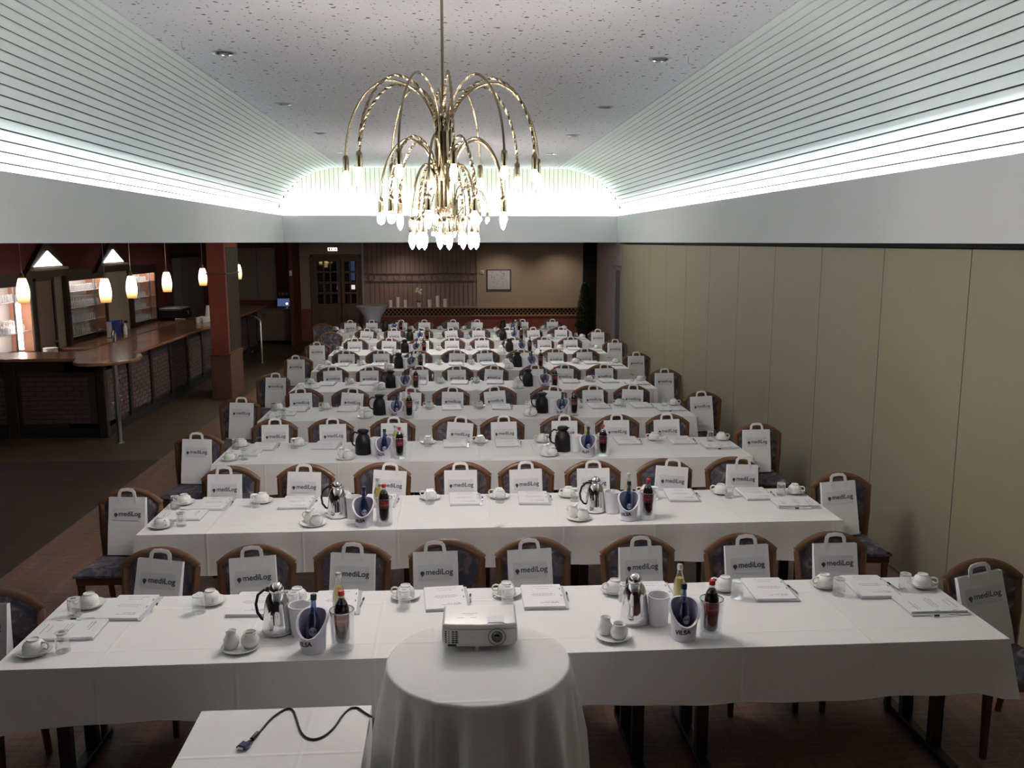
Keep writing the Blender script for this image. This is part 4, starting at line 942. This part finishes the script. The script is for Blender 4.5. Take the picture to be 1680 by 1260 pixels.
def wrap_text(s, size, rad, m, zc, ang, tilt=0.0, off=0.0):
    me = text_mesh(s, size, m, off=off)
    for v in me.vertices:
        x, yy = v.co.x, v.co.y
        a = ang + x/rad; v.co = (rad*math.cos(a), rad*math.sin(a), zc+yy+x*tilt)
    return me
def slant_kit():
    # mouth cut on a slope, low side towards -y (slightly to the left)
    A0 = R(-100)
    def top(a): return 0.135 - 0.048*math.cos(a-A0) - 0.012*math.cos(2*(a-A0))
    def prof(r0, r1, n, lo):
        return [(r0+(r1-r0)*i/n, i/n) for i in range(n+1)]
    n = 26; out = MB(); vs = []; fs = []
    def ringz(r, t, inner):
        return [(r*math.cos(2*PI*k/n), r*math.sin(2*PI*k/n), (0.006 if inner else 0.0)+(top(2*PI*k/n)-(0.006 if inner else 0))*t) for k in range(n)]
    rs = [ringz(0.056, 0, False), ringz(0.058, 0.3, False), ringz(0.068, 1.0, False)]
    rs2 = [ringz(0.072, 1.0, False), ringz(0.073, 0.965, False)]
    inn = [ringz(0.061, 1.0, True), ringz(0.052, 0.3, True), ringz(0.05, 0.0, True)]
    seq = rs[:2] + [ringz(0.064, 0.93, False)] + [rs2[1], rs2[0]] + [inn[0]]
    for r in seq: vs += r
    for i in range(len(seq)-1):
        for k in range(n): fs.append((i*n+k, i*n+(k+1) % n, (i+1)*n+(k+1) % n, (i+1)*n+k))
    fs.append(tuple(reversed(range(n))))
    body = MB().add(vs, fs).mesh('slanted_cooler', 'cooler_white', 45)
    vs = []; fs = []
    for r in inn: vs += r
    for i in range(2):
        for k in range(n): fs.append((i*n+k, i*n+(k+1) % n, (i+1)*n+(k+1) % n, (i+1)*n+k))
    fs.append(tuple(2*n+k for k in range(n)))
    ins = MB().add(vs, fs).mesh('liner', 'cooler_inside', 45)  # liner darker and bluer than the outer wall
    return (body, [('liner', ins, None, 'darker inner liner'), ('lettering', wrap_text('VILSA', 0.029, 0.0632, 'ink_black', 0.038, R(-116), 0.12, 0.0009))])
SLANT = slant_kit()
def bottle_water():
    glass = MB().lathe([(0.0, 0.0), (0.031, 0.0), (0.033, 0.01), (0.033, 0.105), (0.028, 0.135), (0.016, 0.178), (0.0125, 0.215), (0.0125, 0.235)], 18).mesh('water_bottle', 'bottle_blue', 60)
    w_ = MB().lathe([(0.0, 0.003), (0.0295, 0.003), (0.0315, 0.011), (0.0315, 0.104), (0.0265, 0.134), (0.0185, 0.165), (0.0, 0.165)], 18).mesh('water', 'water_blue', 60)
    cp = MB().lathe([(0.0145, 0.228), (0.0148, 0.250), (0.013, 0.254), (0.0, 0.254)], 14).mesh('cap', 'cap_blue', 40)
    lb = []
    m = MB().prism([(0.019*math.cos(a*PI/8), 0.024*math.sin(a*PI/8)) for a in range(16)], 0, 1)
    # oval label wrapped on the shoulder
    m = MB(); N = 16
    def wrap(u, v, r=0.0336): a = R(-80)+u/r; return (r*math.cos(a), r*math.sin(a), 0.085+v)
    ptsl = [wrap(0.019*math.cos(2*PI*k/N), 0.021*math.sin(2*PI*k/N)) for k in range(N)]
    m.add([wrap(0, 0)]+ptsl, [(0, 1+k, 1+(k+1) % N) for k in range(N)])
    lab = m.mesh('label', 'label_pale')
    return (glass, [('water', w_), ('cap', cp), ('label', lab), ('lettering', wrap_text('VILSA', 0.011, 0.0342, 'ink_blue', 0.083, R(-80)))])
def bottle_juice():
    glass = MB().lathe([(0.0, 0.0), (0.031, 0.0), (0.033, 0.01), (0.033, 0.085), (0.028, 0.12), (0.016, 0.165), (0.0135, 0.185), (0.0135, 0.205)], 18).mesh('juice_bottle', 'bottle_clear', 60)
    w_ = MB().lathe([(0.0, 0.003), (0.0295, 0.003), (0.0315, 0.011), (0.0315, 0.084), (0.0265, 0.119), (0.0195, 0.145), (0.0, 0.145)], 18).mesh('juice', 'juice', 60)
    cp = MB().lathe([(0.0155, 0.192), (0.016, 0.212), (0.013, 0.218), (0.0, 0.219)], 14).mesh('cap', 'cap_silver', 40)
    return (glass, [('juice', w_), ('cap', cp)])
def bottle_cola():
    b = MB().lathe([(0.0, 0.0), (0.026, 0.0), (0.033, 0.012), (0.0345, 0.04), (0.0325, 0.06), (0.0345, 0.085), (0.0345, 0.14), (0.033, 0.165), (0.026, 0.19), (0.0165, 0.207)], 20).mesh('cola_bottle', 'cola', 60)
    nk = MB().lathe([(0.0265, 0.19), (0.0170, 0.207), (0.0125, 0.222), (0.0125, 0.236)], 16).mesh('neck', 'bottle_clear', 60)
    cp = MB().lathe([(0.0148, 0.228), (0.0152, 0.246), (0.0135, 0.25), (0.0, 0.25)], 14).mesh('cap', 'cap_red', 40)
    lb = MB().lathe([(0.0352, 0.088), (0.0354, 0.09), (0.0354, 0.138), (0.0352, 0.14)], 20)
    lb.f = lb.f[:-2]
    lab = lb.mesh('label', 'label_red', 60)
    return (b, [('neck', nk), ('cap', cp), ('label', lab, None, None, [('lettering', wrap_text('Coca-Cola', 0.017, 0.036, 'label_pale', 0.108, R(-92)))])])
WATER, JUICE, COLA = bottle_water(), bottle_juice(), bottle_cola()
CLEAR = (MB().lathe([(0.0, 0.0), (0.052, 0.0), (0.055, 0.006), (0.058, 0.185), (0.0545, 0.185), (0.05, 0.03), (0.0, 0.028)], 26).mesh('clear_cooler', 'clear_plastic', 50),
         [('rim', MB().tube([(0.0565*math.cos(k*PI/12), 0.0565*math.sin(k*PI/12), 0.186) for k in range(24)], 0.003, 6, closed=True).mesh('rim', 'chrome', 60))])

# ------------------------------------------------------------------ tables and cloths
TW0, TW1, TD, TZ = -2.05, 2.65, 0.80, 0.745
def table_kit(L, D=TD):
    top = MB().box(0, L, 0, D, TZ-0.03, TZ-0.002).mesh('tabletop', 'tabletop_board', bevel=0.004)
    parts = [('tabletop', top)]
    for x in (0.16, L-0.16):
        parts.append(('leg', MB().box(x-0.03, x+0.03, D/2-0.17, D/2-0.12, 0.04, TZ-0.03).box(x-0.03, x+0.03, D/2+0.12, D/2+0.17, 0.04, TZ-0.03).mesh('leg', 'table_metal', bevel=0.004)))
        parts.append(('foot', MB().box(x-0.03, x+0.03, 0.06, D-0.06, 0, 0.04).mesh('foot', 'table_metal', bevel=0.006)))
    return (None, parts)
TL = (TW1-TW0)/3 - 0.01
TABLE = table_kit(TL)
def cloth_mesh(x0, x1, y0, y1, drop, open_side, seed):
    # open_side: +1 the cloth runs flat onto its neighbour at x1, -1 at x0
    q = random.Random(seed); zt = TZ + (0.0035 if open_side > 0 else 0.0015)
    if open_side < 0: pass
    m = MB()
    nx = 30; ny = 8
    m.grid(lambda u, v: (x0+(x1-x0)*u, y0+(y1-y0)*v, zt), nx, ny)
    # skirt path round the three free sides
    path = []
    step = 0.04
    def seg(a, b):
        n = max(2, int(math.dist(a, b)/step))
        return [(a[0]+(b[0]-a[0])*i/n, a[1]+(b[1]-a[1])*i/n) for i in range(n)]
    A, B, C, D_ = (x0, y0), (x1, y0), (x1, y1), (x0, y1)
    if open_side > 0: pts = seg(B, A) + seg(A, D_) + seg(D_, C) + [C]
    elif open_side < 0: pts = seg(A, B) + seg(B, C) + seg(C, D_) + [D_]
    corners = [A, D_] if open_side > 0 else [B, C]
    ph = [q.uniform(0, 6.28) for _ in range(6)]
    rows = 7; o = len(m.v); vs = []
    cx, cy = (x0+x1)/2, (y0+y1)/2
    for (px, py) in pts:
        dist = min(math.dist((px, py), c) for c in corners)
        onx = abs(py-y0) < 1e-6 or abs(py-y1) < 1e-6
        ony = (abs(px-x0) < 1e-6 and open_side > 0) or (abs(px-x1) < 1e-6 and open_side < 0)
        nx_ = (-1 if px < cx else 1) if ony else 0; ny_ = (-1 if py < cy else 1) if onx else 0
        l = math.hypot(nx_, ny_) or 1
        s = px*1.0+py*1.7
        cf = max(0, 1-dist/0.16)
        for r in range(rows):
            t = r/(rows-1)
            wv = (0.008*math.sin(s*9+ph[0]) + 0.006*math.sin(s*17+ph[1]))*t + 0.010*t*t
            fl = 0.05*cf*cf*t + 0.004*min(1, t*6)
            dd = drop*(1 + 0.10*cf + 0.035*math.sin(s*2.3+ph[2]))
            if onx and not ony: ax, ay = 0, ny_
            elif ony and not onx: ax, ay = nx_, 0
            else: ax, ay = nx_/l, ny_/l
            rr = 0.008 if r else 0
            vs.append((px+ax*(wv+fl+rr*0), py+ay*(wv+fl), zt-0.004*(t > 0)-dd*t))
    fs = [(i*rows+j, (i+1)*rows+j, (i+1)*rows+j+1, i*rows+j+1) for i in range(len(pts)-1) for j in range(rows-1)]
    m.add(vs, fs)
    return m.mesh('tablecloth', 'linen', 50)
SEAT_X = [(-1.68, -1.13, -0.60, -0.05, 0.47, 1.09, 1.72, 2.26), (-1.73, -1.15, -0.55, 0.07, 0.58, 1.10, 1.69, 2.26), (-1.74, -1.19, -0.59, 0.01, 0.50, 1.09, 1.65, 2.17),
          (-1.75, -1.20, -0.54, -0.02, 0.55, 1.16, 1.68, 2.18), (-1.67, -1.12, -0.47, 0.09, 0.57, 1.16, 1.60, 2.12), (-1.70, -1.15, -0.55, 0.05, 0.55, 1.10, 1.65, 2.18),
          (-1.72, -1.12, -0.55, 0.02, 0.55, 1.12, 1.66, 2.16), (-1.70, -1.15, -0.58, 0.02, 0.56, 1.10, 1.64, 2.18), (-2.25, -1.75, -1.15, -0.62, 0.0, 0.52, 1.55, 2.25)]
ROWN = ['front', 'second', 'third', 'fourth', 'fifth', 'sixth', 'seventh', 'eighth', 'last']
def gift(name, kit, lab, cat, M, grp): return place(name, kit, lab, cat, M, grp)
for r in range(9):
    y0 = 3.84 + 1.84*r; rn = ROWN[r]
    dx = -0.36 if r == 8 else 0.0
    x0, x1 = TW0+dx, TW1 + (-0.12 if r == 8 else 0)
    TT = TZ + 0.0045
    for k, pos in enumerate(('left', 'middle', 'right')):
        place('folding_table', TABLE, '%s black legged folding table under the %s row tablecloths' % (pos, rn), 'table', T(x0+0.005+k*(TL+0.01), y0, 0), 'folding tables under cloths')
    mid = (x0+x1)/2 - 0.02
    tag(ob('tablecloth', cloth_mesh(0, mid-x0+0.04, 0, TD, 0.27, 1, r*2), None, T(x0-0.012, y0-0.012, 0)), 'white tablecloth over the left half of the %s table row' % rn, 'tablecloth', 'white tablecloths on the table rows')
    tag(ob('tablecloth', cloth_mesh(0, x1-mid, 0, TD+0.004, 0.265, -1, r*2+1), None, T(mid+0.012, y0-0.014, 0.0)), 'white tablecloth over the right half of the %s table row' % rn, 'tablecloth', 'white tablecloths on the table rows')
    # chairs and bags behind the row
    for k, sx in enumerate(SEAT_X[r]):
        rz = R(rnd.uniform(-3, 3)); cy = y0+0.875+rnd.uniform(-0.015, 0.03)
        place('dining_chair', CHAIR, 'wooden chair with dark patterned upholstery, %s from the left behind the %s table row' % (ORD[k], rn), 'chair', T(sx, cy, 0, 0, 0, rz), 'chairs behind the table rows')
        bo = (rnd.uniform(-0.03, 0.04), -0.05)[0] - (0.0 if r else 0.0); tilt = R(rnd.choice([0, 0, 1, -1, 3, -4, 5, -2]))
        if r == 0: bo = (0.0, 0.01, 0.01, -0.05, -0.02, 0.0, 0.01, -0.005)[k]; tilt = R((5, -2, 1, -1.5, -2, 0.5, -2.5, -1.5)[k])
        place('paper_bag', BAG, 'white printed paper carrier bag on the %s chair from left behind the %s table row' % (ORD[k], rn), 'bag', T(sx+bo, cy+0.108, 0.474, R(-9), tilt, rz+R(rnd.uniform(-6, 6))), 'paper bags on the row chairs')
    # places along the back edge
    lx = SEAT_X[r]
    places_ = []
    for k, sx in enumerate(lx):
        left_half = k < 4
        cxo = -0.25 if k not in (1,) else -0.2
        bx = sx + (0.02 if k else 0.0)
        if r == 0:
            bx = (-1.68, -1.01, -0.61, -0.04, 0.48, 1.07, 1.72, 2.29)[k]; cxx = (-1.90, -1.28, -0.83, -0.26, 0.28, 0.87, 1.48, 2.04)[k]
        else: cxx = sx - 0.24 if k else sx - 0.22
        if r == 0 and k == 1: bx = -1.04
        yb = y0 + 0.635 + rnd.uniform(-0.01, 0.01); yc = y0 + 0.675
        where = 'at the %s place from left, %s table row' % (ORD[k], rn)
        place('paper_booklet', BOOK, 'white printed paper stack in clear sleeve ' + where, 'booklet', T(bx, yb, TT, 0, 0, R(rnd.uniform(-4, 4)) - (R(3) if left_half else R(-3))*0), 'paper stacks at the places')
        if r < 4: place('ballpoint_pen', PEN, 'silver pen lying beside paper stack ' + where, 'pen', T(bx+0.125, yb-0.0, TT+0.0055, 0, 0, R(rnd.uniform(-6, 6))), 'pens at the places')
        place('saucer', SAUCER, 'white saucer under the upturned cup ' + where, 'saucer', T(cxx, yc, TT, s=1.06), 'saucers at the places')
        place('coffee_cup', CUP, 'upturned white coffee cup on saucer ' + where, 'cup', T(cxx, yc, TT+0.0133, 0, 0, R(rnd.uniform(-20, 20)), 1.18), 'coffee cups at the places')
        if r < 6: place('teaspoon', SPOON, 'small steel spoon on the saucer ' + where, 'spoon', T(cxx-0.02, yc-0.052, TT+0.0195, 0, R(-6), R(rnd.uniform(-12, 12))), 'spoons at the places')
        gx = -0.03 if left_half and k < 2 else (0.0 if k < 5 else 0.03)
        place('tumbler', TUMBLER, 'upturned clear tumbler beside the coffee cup ' + where, 'glass', T(cxx+gx, yc-0.115, TT), 'tumblers at the places')
    # places at the table ends
    for side, nm in ((-1, 'left'), (1, 'right')):
        if side > 0 and r == 8: pass
        ex = x0+0.17 if side < 0 else x1-0.17
        where = 'at the %s end of the %s table row' % (nm, rn)
        yb = y0 + 0.38
        place('paper_booklet', BOOK, 'printed paper stack turned sideways ' + where, 'booklet', T(ex, yb, TT, 0, 0, R(90*side*-1 + rnd.uniform(-3, 3))), 'paper stacks at the table ends')
        if r < 4: place('ballpoint_pen', PEN, 'silver pen lying beside paper stack ' + where, 'pen', T(ex-side*0.0, yb-0.128 if side > 0 else yb+0.128, TT+0.0055, 0, 0, R(90)), 'pens at the table ends')
        cyy = y0 + 0.14 if side < 0 else y0+0.64
        cxx = ex + (0.0 if side < 0 else 0.10)
        if side < 0: cxx = ex - 0.06
        place('saucer', SAUCER, 'white saucer under the upturned cup ' + where, 'saucer', T(cxx, cyy, TT, s=1.06), 'saucers at the table ends')
        place('coffee_cup', CUP, 'upturned white coffee cup on saucer ' + where, 'cup', T(cxx, cyy, TT+0.0133, 0, 0, R(150+rnd.uniform(-20, 20)), 1.18), 'coffee cups at the table ends')
        if r < 6: place('teaspoon', SPOON, 'small steel spoon on the saucer ' + where, 'spoon', T(cxx+0.02, cyy-0.052, TT+0.0195, 0, R(-6), R(20)), 'spoons at the table ends')
        place('tumbler', TUMBLER, 'upturned clear tumbler ' + where, 'glass', T(ex+0.06 if side < 0 else ex-0.02, y0+0.16 if side < 0 else y0+0.60, TT), 'tumblers at the table ends')
    # two drink sets per row
    for sname, bx in (('left', -0.80), ('right', 1.00)):
        if r == 0: bx = -0.86 if sname == 'left' else 0.90
        if r == 8: bx = -1.40 if sname == 'left' else 1.10
        where = 'in the %s drinks group, %s table row' % (sname, rn)
        jit = rnd.uniform(-0.015, 0.015)
        jk = JUG1 if r < 2 else JUG2
        jy = y0+0.30
        jz = TT
        if r < 2:
            place('saucer', PLATE, 'white plate under the chrome jug ' + where, 'plate', T(bx, jy, TT), 'plates under jugs'); jz = TT+0.0055
        place('thermos_jug', jk, ('shiny chrome vacuum jug ' if r < 2 else 'black vacuum jug ') + where, 'jug', T(bx, jy, jz, 0, 0, R((-15 if sname == 'left' else -80) if r == 0 else rnd.uniform(-30, 10)), 1.07), 'vacuum jugs on the tables')
        px, py = bx-0.14, y0+0.13
        place('side_plate', PLATE, 'white plate carrying milk jug and sugar bowl ' + where, 'plate', T(px, py, TT, s=1.15), 'plates with milk and sugar')
        if sname == 'left' and r == 0: a, b = (-0.042, 0.0), (0.043, 0.004)
        else: a, b = (-0.032, 0.028), (0.026, -0.024)
        place('milk_jug', CREAMER, 'small white milk jug on plate ' + where, 'jug', T(px+a[0], py+a[1], TT+0.0063, 0, 0, R(rnd.uniform(-120, -60) if r == 0 else rnd.uniform(-40, 60)), 1.18), 'milk jugs on the tables')
        place('sugar_bowl', SUGAR, 'small round white sugar bowl on plate ' + where, 'bowl', T(px+b[0], py+b[1], TT+0.0063, s=1.18), 'sugar bowls on the tables')
        place('tall_cooler', CYL, 'empty plain white bottle cooler ' + where, 'cooler', T(bx+0.115, y0+0.27, TT), 'plain white coolers')
        wx, wy = bx+0.20, y0+0.10+jit
        rot = R(rnd.uniform(-10, 10))
        place('slanted_cooler', SLANT, 'white slant cut bottle cooler with black lettering ' + where, 'cooler', T(wx, wy, TT, 0, 0, rot, 1.05), 'slanted coolers')
        place('water_bottle', WATER, 'blue glass water bottle with dark cap ' + where, 'bottle', T(wx-0.004, wy+0.006, TT+0.0075, R(-4), R(2), rot), 'water bottles in coolers')
        cx_, cy_ = bx+0.335, y0+0.11+jit
        place('clear_cooler', CLEAR, 'clear plastic bottle cooler ' + where, 'cooler', T(cx_, cy_, TT), 'clear coolers')
        place('cola_bottle', COLA, 'dark cola bottle with red cap ' + where, 'bottle', T(cx_, cy_, TT+0.0295, 0, 0, R(rnd.uniform(-15, 15))), 'cola bottles in coolers')
        place('juice_bottle', JUICE, 'yellow apple juice bottle ' + where, 'bottle', T(bx+0.27+jit, y0+0.50, TT), 'juice bottles on the tables')
    # chairs at the row ends
    lc = (-2.30, -2.29, -2.31, -2.36, -2.35, -2.35, -2.31, -2.33, -2.76)[r]
    rz = R(rnd.uniform(-3, 5)); cy = y0+0.30
    place('dining_chair', CHAIR, 'wooden chair with dark patterned upholstery beside the left end of the %s table row' % rn, 'chair', T(lc, cy, 0, 0, 0, rz), 'chairs beside the left table ends')
    if r < 7: place('paper_bag', BAG, 'white printed paper carrier bag on chair at left end of the %s table row' % rn, 'bag', T(lc+rnd.uniform(-0.02, 0.03), cy+0.108, 0.474, R(-7), R(rnd.uniform(-2, 2)), rz+R(-3)), 'paper bags at the left table ends')
    if r < 8:
        rc = 2.90; rz = R(rnd.uniform(-6, 2)); cy = y0+0.36
        place('dining_chair', CHAIR, 'wooden chair with dark patterned upholstery beside the right end of the %s table row' % rn, 'chair', T(rc, cy, 0, 0, 0, rz), 'chairs beside the right table ends')
        place('paper_bag', BAG, 'white printed paper carrier bag on chair at right end of the %s table row' % rn, 'bag', T(rc-0.02, cy+0.108, 0.474, R(-7), R((-9, -4, -1, -2, 0, 0, 1, 0)[r]), rz+R(4)), 'paper bags at the right table ends')

# ------------------------------------------------------------------ projector table, projector, cable table
def projector_group():
    cx, cy, zt, rad = 0.088, 3.13, 1.075, 0.345
    r = ob('projector_stand', None, None, T(cx, cy, 0)); tag(r, 'round pedestal table hidden under white cloth, carrying the projector', 'table')
    ob('tabletop', MB().lathe([(0, zt-0.03), (rad-0.012, zt-0.03), (rad-0.012, zt-0.004), (0, zt-0.004)], 28).mesh('tabletop', 'tabletop_board'), r)
    ob('pedestal', MB().tube([(0, 0, 0.03), (0, 0, zt-0.03)], 0.035, 10).mesh('pedestal', 'steel', 40), r)
    ob('base', MB().lathe([(0.24, 0), (0.24, 0.012), (0.05, 0.03), (0, 0.03)], 24).mesh('base', 'steel', 40), r)
    # round cloth: flat top, rolled edge, then folds that deepen downwards
    m = MB(); n = 144; q = random.Random(9)
    rings = [0.0, 0.12, 0.22, 0.30, 0.335]
    vs = [(0, 0, zt)]; 
    for rr in rings[1:]: vs += [(rr*math.cos(2*PI*k/n), rr*math.sin(2*PI*k/n), zt) for k in range(n)]
    def fold(a):
        return 0.5*math.sin(15*a+0.7+0.9*math.sin(2*a))+0.3*math.sin(23*a+2.0+0.8*math.sin(3*a))+0.3*math.sin(8*a+1.2)
    prof = [(0.3425, -0.002), (0.347, -0.010), (0.350, -0.05), (0.356, -0.12), (0.363, -0.20), (0.372, -0.30), (0.381, -0.40), (0.389, -0.49), (0.396, -0.58), (0.40, -0.66)]
    for i, (rr, dz) in enumerate(prof):
        t = -dz/0.66
        for k in range(n):
            a = 2*PI*k/n
            f = fold(a)*0.052*min(1, t*2.4)
            hem = 1 + (0.10*math.sin(4*a+0.6))*t*t
            vs.append(((rr+f)*math.cos(a), (rr+f)*math.sin(a), zt+dz*hem))
    fs = [(0, 1+k, 1+(k+1) % n) for k in range(n)]
    nr = len(rings)-1+len(prof)
    for i in range(nr-1):
        for k in range(n): fs.append((1+i*n+k, 1+i*n+(k+1) % n, 1+(i+1)*n+(k+1) % n, 1+(i+1)*n+k))
    tag(ob('round_tablecloth', MB().add(vs, fs).mesh('round_tablecloth', 'linen', 60), None, T(cx, cy, 0)), 'white round cloth falling in folds over the projector table', 'tablecloth')
    # projector
    w2, d2, h = 0.145, 0.098, 0.09
    root = ob('projector', None, None, T(0.098, 3.285, zt+0.0005+0.02, 0, 0, R(-1.5))); tag(root, 'white video projector on the round cloth-covered table', 'projector')
    # lower case: slightly bowed front, cut-back underside
    fr = [(-w2, -d2+0.012), (-w2+0.03, -d2+0.003), (0, -d2-0.004), (w2-0.03, -d2+0.003), (w2, -d2+0.012), (w2, d2), (-w2, d2)]
    lo = [(x*0.93, y*0.93) for x, y in fr]
    m = MB(); k = len(fr)
    m.add([(x, y, 0) for x, y in lo]+[(x, y, 0.02) for x, y in fr]+[(x, y, h*0.80) for x, y in fr], [tuple(reversed(range(k))), tuple(range(2*k, 3*k))]+[(a*k+i, a*k+(i+1) % k, (a+1)*k+(i+1) % k, (a+1)*k+i) for a in range(2) for i in range(k)])
    ob('case', m.mesh('case', 'projector_white', 30, bevel=0.006, seg=2), root)
    tp = [(x*0.985, y*0.985) for x, y in fr]; tp2 = [(x*0.94, y*0.92) for x, y in fr]
    m = MB(); m.add([(x, y, h*0.80+0.0012) for x, y in tp]+[(x, y, h*0.93) for x, y in tp]+[(x, y, h) for x, y in tp2], [tuple(reversed(range(k))), tuple(range(2*k, 3*k))]+[(a*k+i, a*k+(i+1) % k, (a+1)*k+(i+1) % k, (a+1)*k+i) for a in range(2) for i in range(k)])
    ob('top_cover', m.mesh('top_cover', 'projector_white', 40, bevel=0.005, seg=2), root)
    ob('zoom_window', MB().box(0.028, 0.098, -0.085, -0.02, h, h+0.0012).mesh('zoom_window', 'sheet_white'), root)
    ob('zoom_slider', MB().box(0.034, 0.092, -0.08, -0.064, h+0.0012, h+0.003).mesh('zoom_slider', 'projector_grey'), root)
    vent = MB()
    for i in range(4):
        for j in range(6): vent.box(-0.133+i*0.013, -0.1225+i*0.013, -d2+(0.0065, 0.0035, 0.0012, 0.0002)[i], -d2+0.02, 0.018+j*0.0085, 0.0235+j*0.0085)
    o = ob('vent_grille', vent.mesh('vent_grille', 'lens_black'), root)
    ob('badge', MB().box(-0.122, -0.09, -d2+0.001, -d2+0.01, 0.006, 0.011).mesh('badge', 'ink_black'), root)
    L = T(0.066, -d2+0.004, 0.042, R(90))
    ob('lens_ring', MB().tube([(0.033*math.cos(k*PI/16), 0.033*math.sin(k*PI/16), 0.006) for k in range(32)], 0.0012, 6, closed=True).mesh('lens_ring', 'lens_black', 60), root, L)
    ln = ob('lens', MB().lathe([(0.022, 0.004), (0.021, 0.010), (0.016, 0.010), (0.0, 0.012)], 24).mesh('lens', 'lens_black', 40), root, L)
    ob('front_glass', MB().lathe([(0.0, 0.0135), (0.009, 0.0125), (0.013, 0.0105)], 18).mesh('front_glass', 'lens_black', 60), ln)
    ob('infrared_eye', MB().lathe([(0.0055, 0), (0.005, 0.004), (0, 0.005)], 12, M=T(0.112, -d2+0.008, 0.026, R(90))).mesh('infrared_eye', 'lens_black', 40), root)
    ob('foot', MB().tube([(-0.012, -0.085, 0.004), (-0.012, -0.085, -0.014), (-0.012, -0.085, -0.020)], [0.008, 0.008, 0.010], 10).mesh('foot', 'projector_white', 40), root)
    for s in (-1, 1): ob('foot', MB().tube([(s*0.11, 0.08, 0.004), (s*0.11, 0.08, -0.020)], 0.008, 10).mesh('foot', 'black_plastic', 40), root)
    ob('lettering', text_mesh('BenQ', 0.012, 'projector_grey'), root, T(-0.022, -d2-0.0038, 0.040, R(90)))
    ob('lettering', text_mesh('Digital Projector', 0.0085, 'projector_grey'), root, T(-0.03, -d2-0.0035, 0.0565, R(90)))
    ob('top_marking', MB().box(-0.07, -0.01, 0.01, 0.013, h, h+0.0004).box(-0.055, -0.02, -0.004, -0.001, h, h+0.0004).box(-0.085, -0.06, -0.03, -0.0275, h, h+0.0004).box(-0.035, -0.012, -0.03, -0.0275, h, h+0.0004).mesh('top_marking', 'projector_grey'), root)
    # cable table
    x0, x1, ya, yb = -1.03, -0.345, 2.45, 3.415
    kit = (None, [('tabletop', MB().box(0, x1-x0, 0, yb-ya, TZ-0.03, TZ-0.002).mesh('tabletop', 'tabletop_board'))] +
           [('leg', MB().box(sx-0.02, sx+0.02, sy-0.02, sy+0.02, 0, TZ-0.03).mesh('leg', 'table_metal')) for sx in (0.06, x1-x0-0.06) for sy in (0.06, yb-ya-0.06)])
    place('side_table', kit, 'low table under white cloth at the front, left of projector', 'table', T(x0, ya, 0))
    mm = MB(); zt2 = TZ+0.0015
    mm.grid(lambda u, v: ((x1-x0)*u, (yb-ya)*v, zt2), 10, 12)
    def skirt(P, N):
        vs = []
        for (a, b) in P:
            s = a*3+b*2
            for j in range(5):
                t = j/4; wv = 0.005*t+0.007*math.sin(s*8)*t
                vs.append((a+N[0]*wv, b+N[1]*wv, zt2-0.27*t))
        mm.add(vs, [(i*5+j, (i+1)*5+j, (i+1)*5+j+1, i*5+j+1) for i in range(len(P)-1) for j in range(4)])
    X, Yl = x1-x0, yb-ya
    skirt([(X*i/20, Yl) for i in range(21)], (0, 1)); skirt([(0, Yl*i/20) for i in range(21)], (-1, 0)); skirt([(X, Yl*i/20) for i in range(21)], (0.2, 0)); skirt([(X*i/20, 0) for i in range(21)], (0, -1))
    tag(ob('tablecloth', mm.mesh('tablecloth', 'linen', 50), None, T(x0, ya, 0)), 'white tablecloth on the low front table carrying the cable', 'tablecloth')
    pts = [(-0.775, 3.185), (-0.755, 3.255), (-0.73, 3.34), (-0.69, 3.40), (-0.66, 3.39), (-0.635, 3.325), (-0.605, 3.235), (-0.575, 3.185), (-0.54, 3.168), (-0.505, 3.19), (-0.475, 3.25), (-0.455, 3.33), (-0.43, 3.385), (-0.40, 3.39), (-0.37, 3.355), (-0.335, 3.315)]
    sm = []
    P = [Vector((*p, 0)) for p in pts]
    for i in range(len(P)-1):
        p0, p1, p2, p3 = P[max(i-1, 0)], P[i], P[i+1], P[min(i+2, len(P)-1)]
        for j in range(5):
            t = j/5; sm.append(0.5*((2*p1)+(p2-p0)*t+(2*p0-5*p1+4*p2-p3)*t*t+(3*p1-p0-3*p2+p3)*t**3))
    sm.append(P[-1])
    zz = zt2+0.0048
    root = ob('vga_cable', MB().tube([(v.x, v.y, zz) for v in sm], 0.0042, 8).mesh('cord', 'black_plastic', 60)); tag(root, 'black monitor cable snaking over the low front table', 'cable')
    M = T(-0.797, 3.135, zt2+0.001, 0, 0, R(-22))
    pl = ob('plug', MB().box(-0.017, 0.017, -0.018, 0.018, 0.001, 0.016).mesh('plug', 'vga_blue', bevel=0.003), root, M, 'dark blue connector')
    ob('screw', MB().box(-0.022, -0.016, -0.02, 0.026, 0.005, 0.011).mesh('screw', 'vga_blue', bevel=0.001), pl); ob('screw', MB().box(0.016, 0.022, -0.02, 0.026, 0.005, 0.011).mesh('screw', 'vga_blue', bevel=0.001), pl)
    ob('shell', MB().box(-0.012, 0.012, -0.024, -0.018, 0.004, 0.012).mesh('shell', 'steel'), pl)
    ob('strain_relief', MB().tube([(-0.790, 3.152, zz+0.003), (-0.783, 3.168, zz+0.002), (-0.775, 3.187, zz)], [0.007, 0.006, 0.0045], 8).mesh('strain_relief', 'black_plastic', 60), root)
    ob('ferrite', MB().tube([(-0.7775, 3.178, zz+0.003), (-0.765, 3.222, zz+0.003)], 0.0088, 10).mesh('ferrite', 'black_plastic', 40), root)
projector_group()
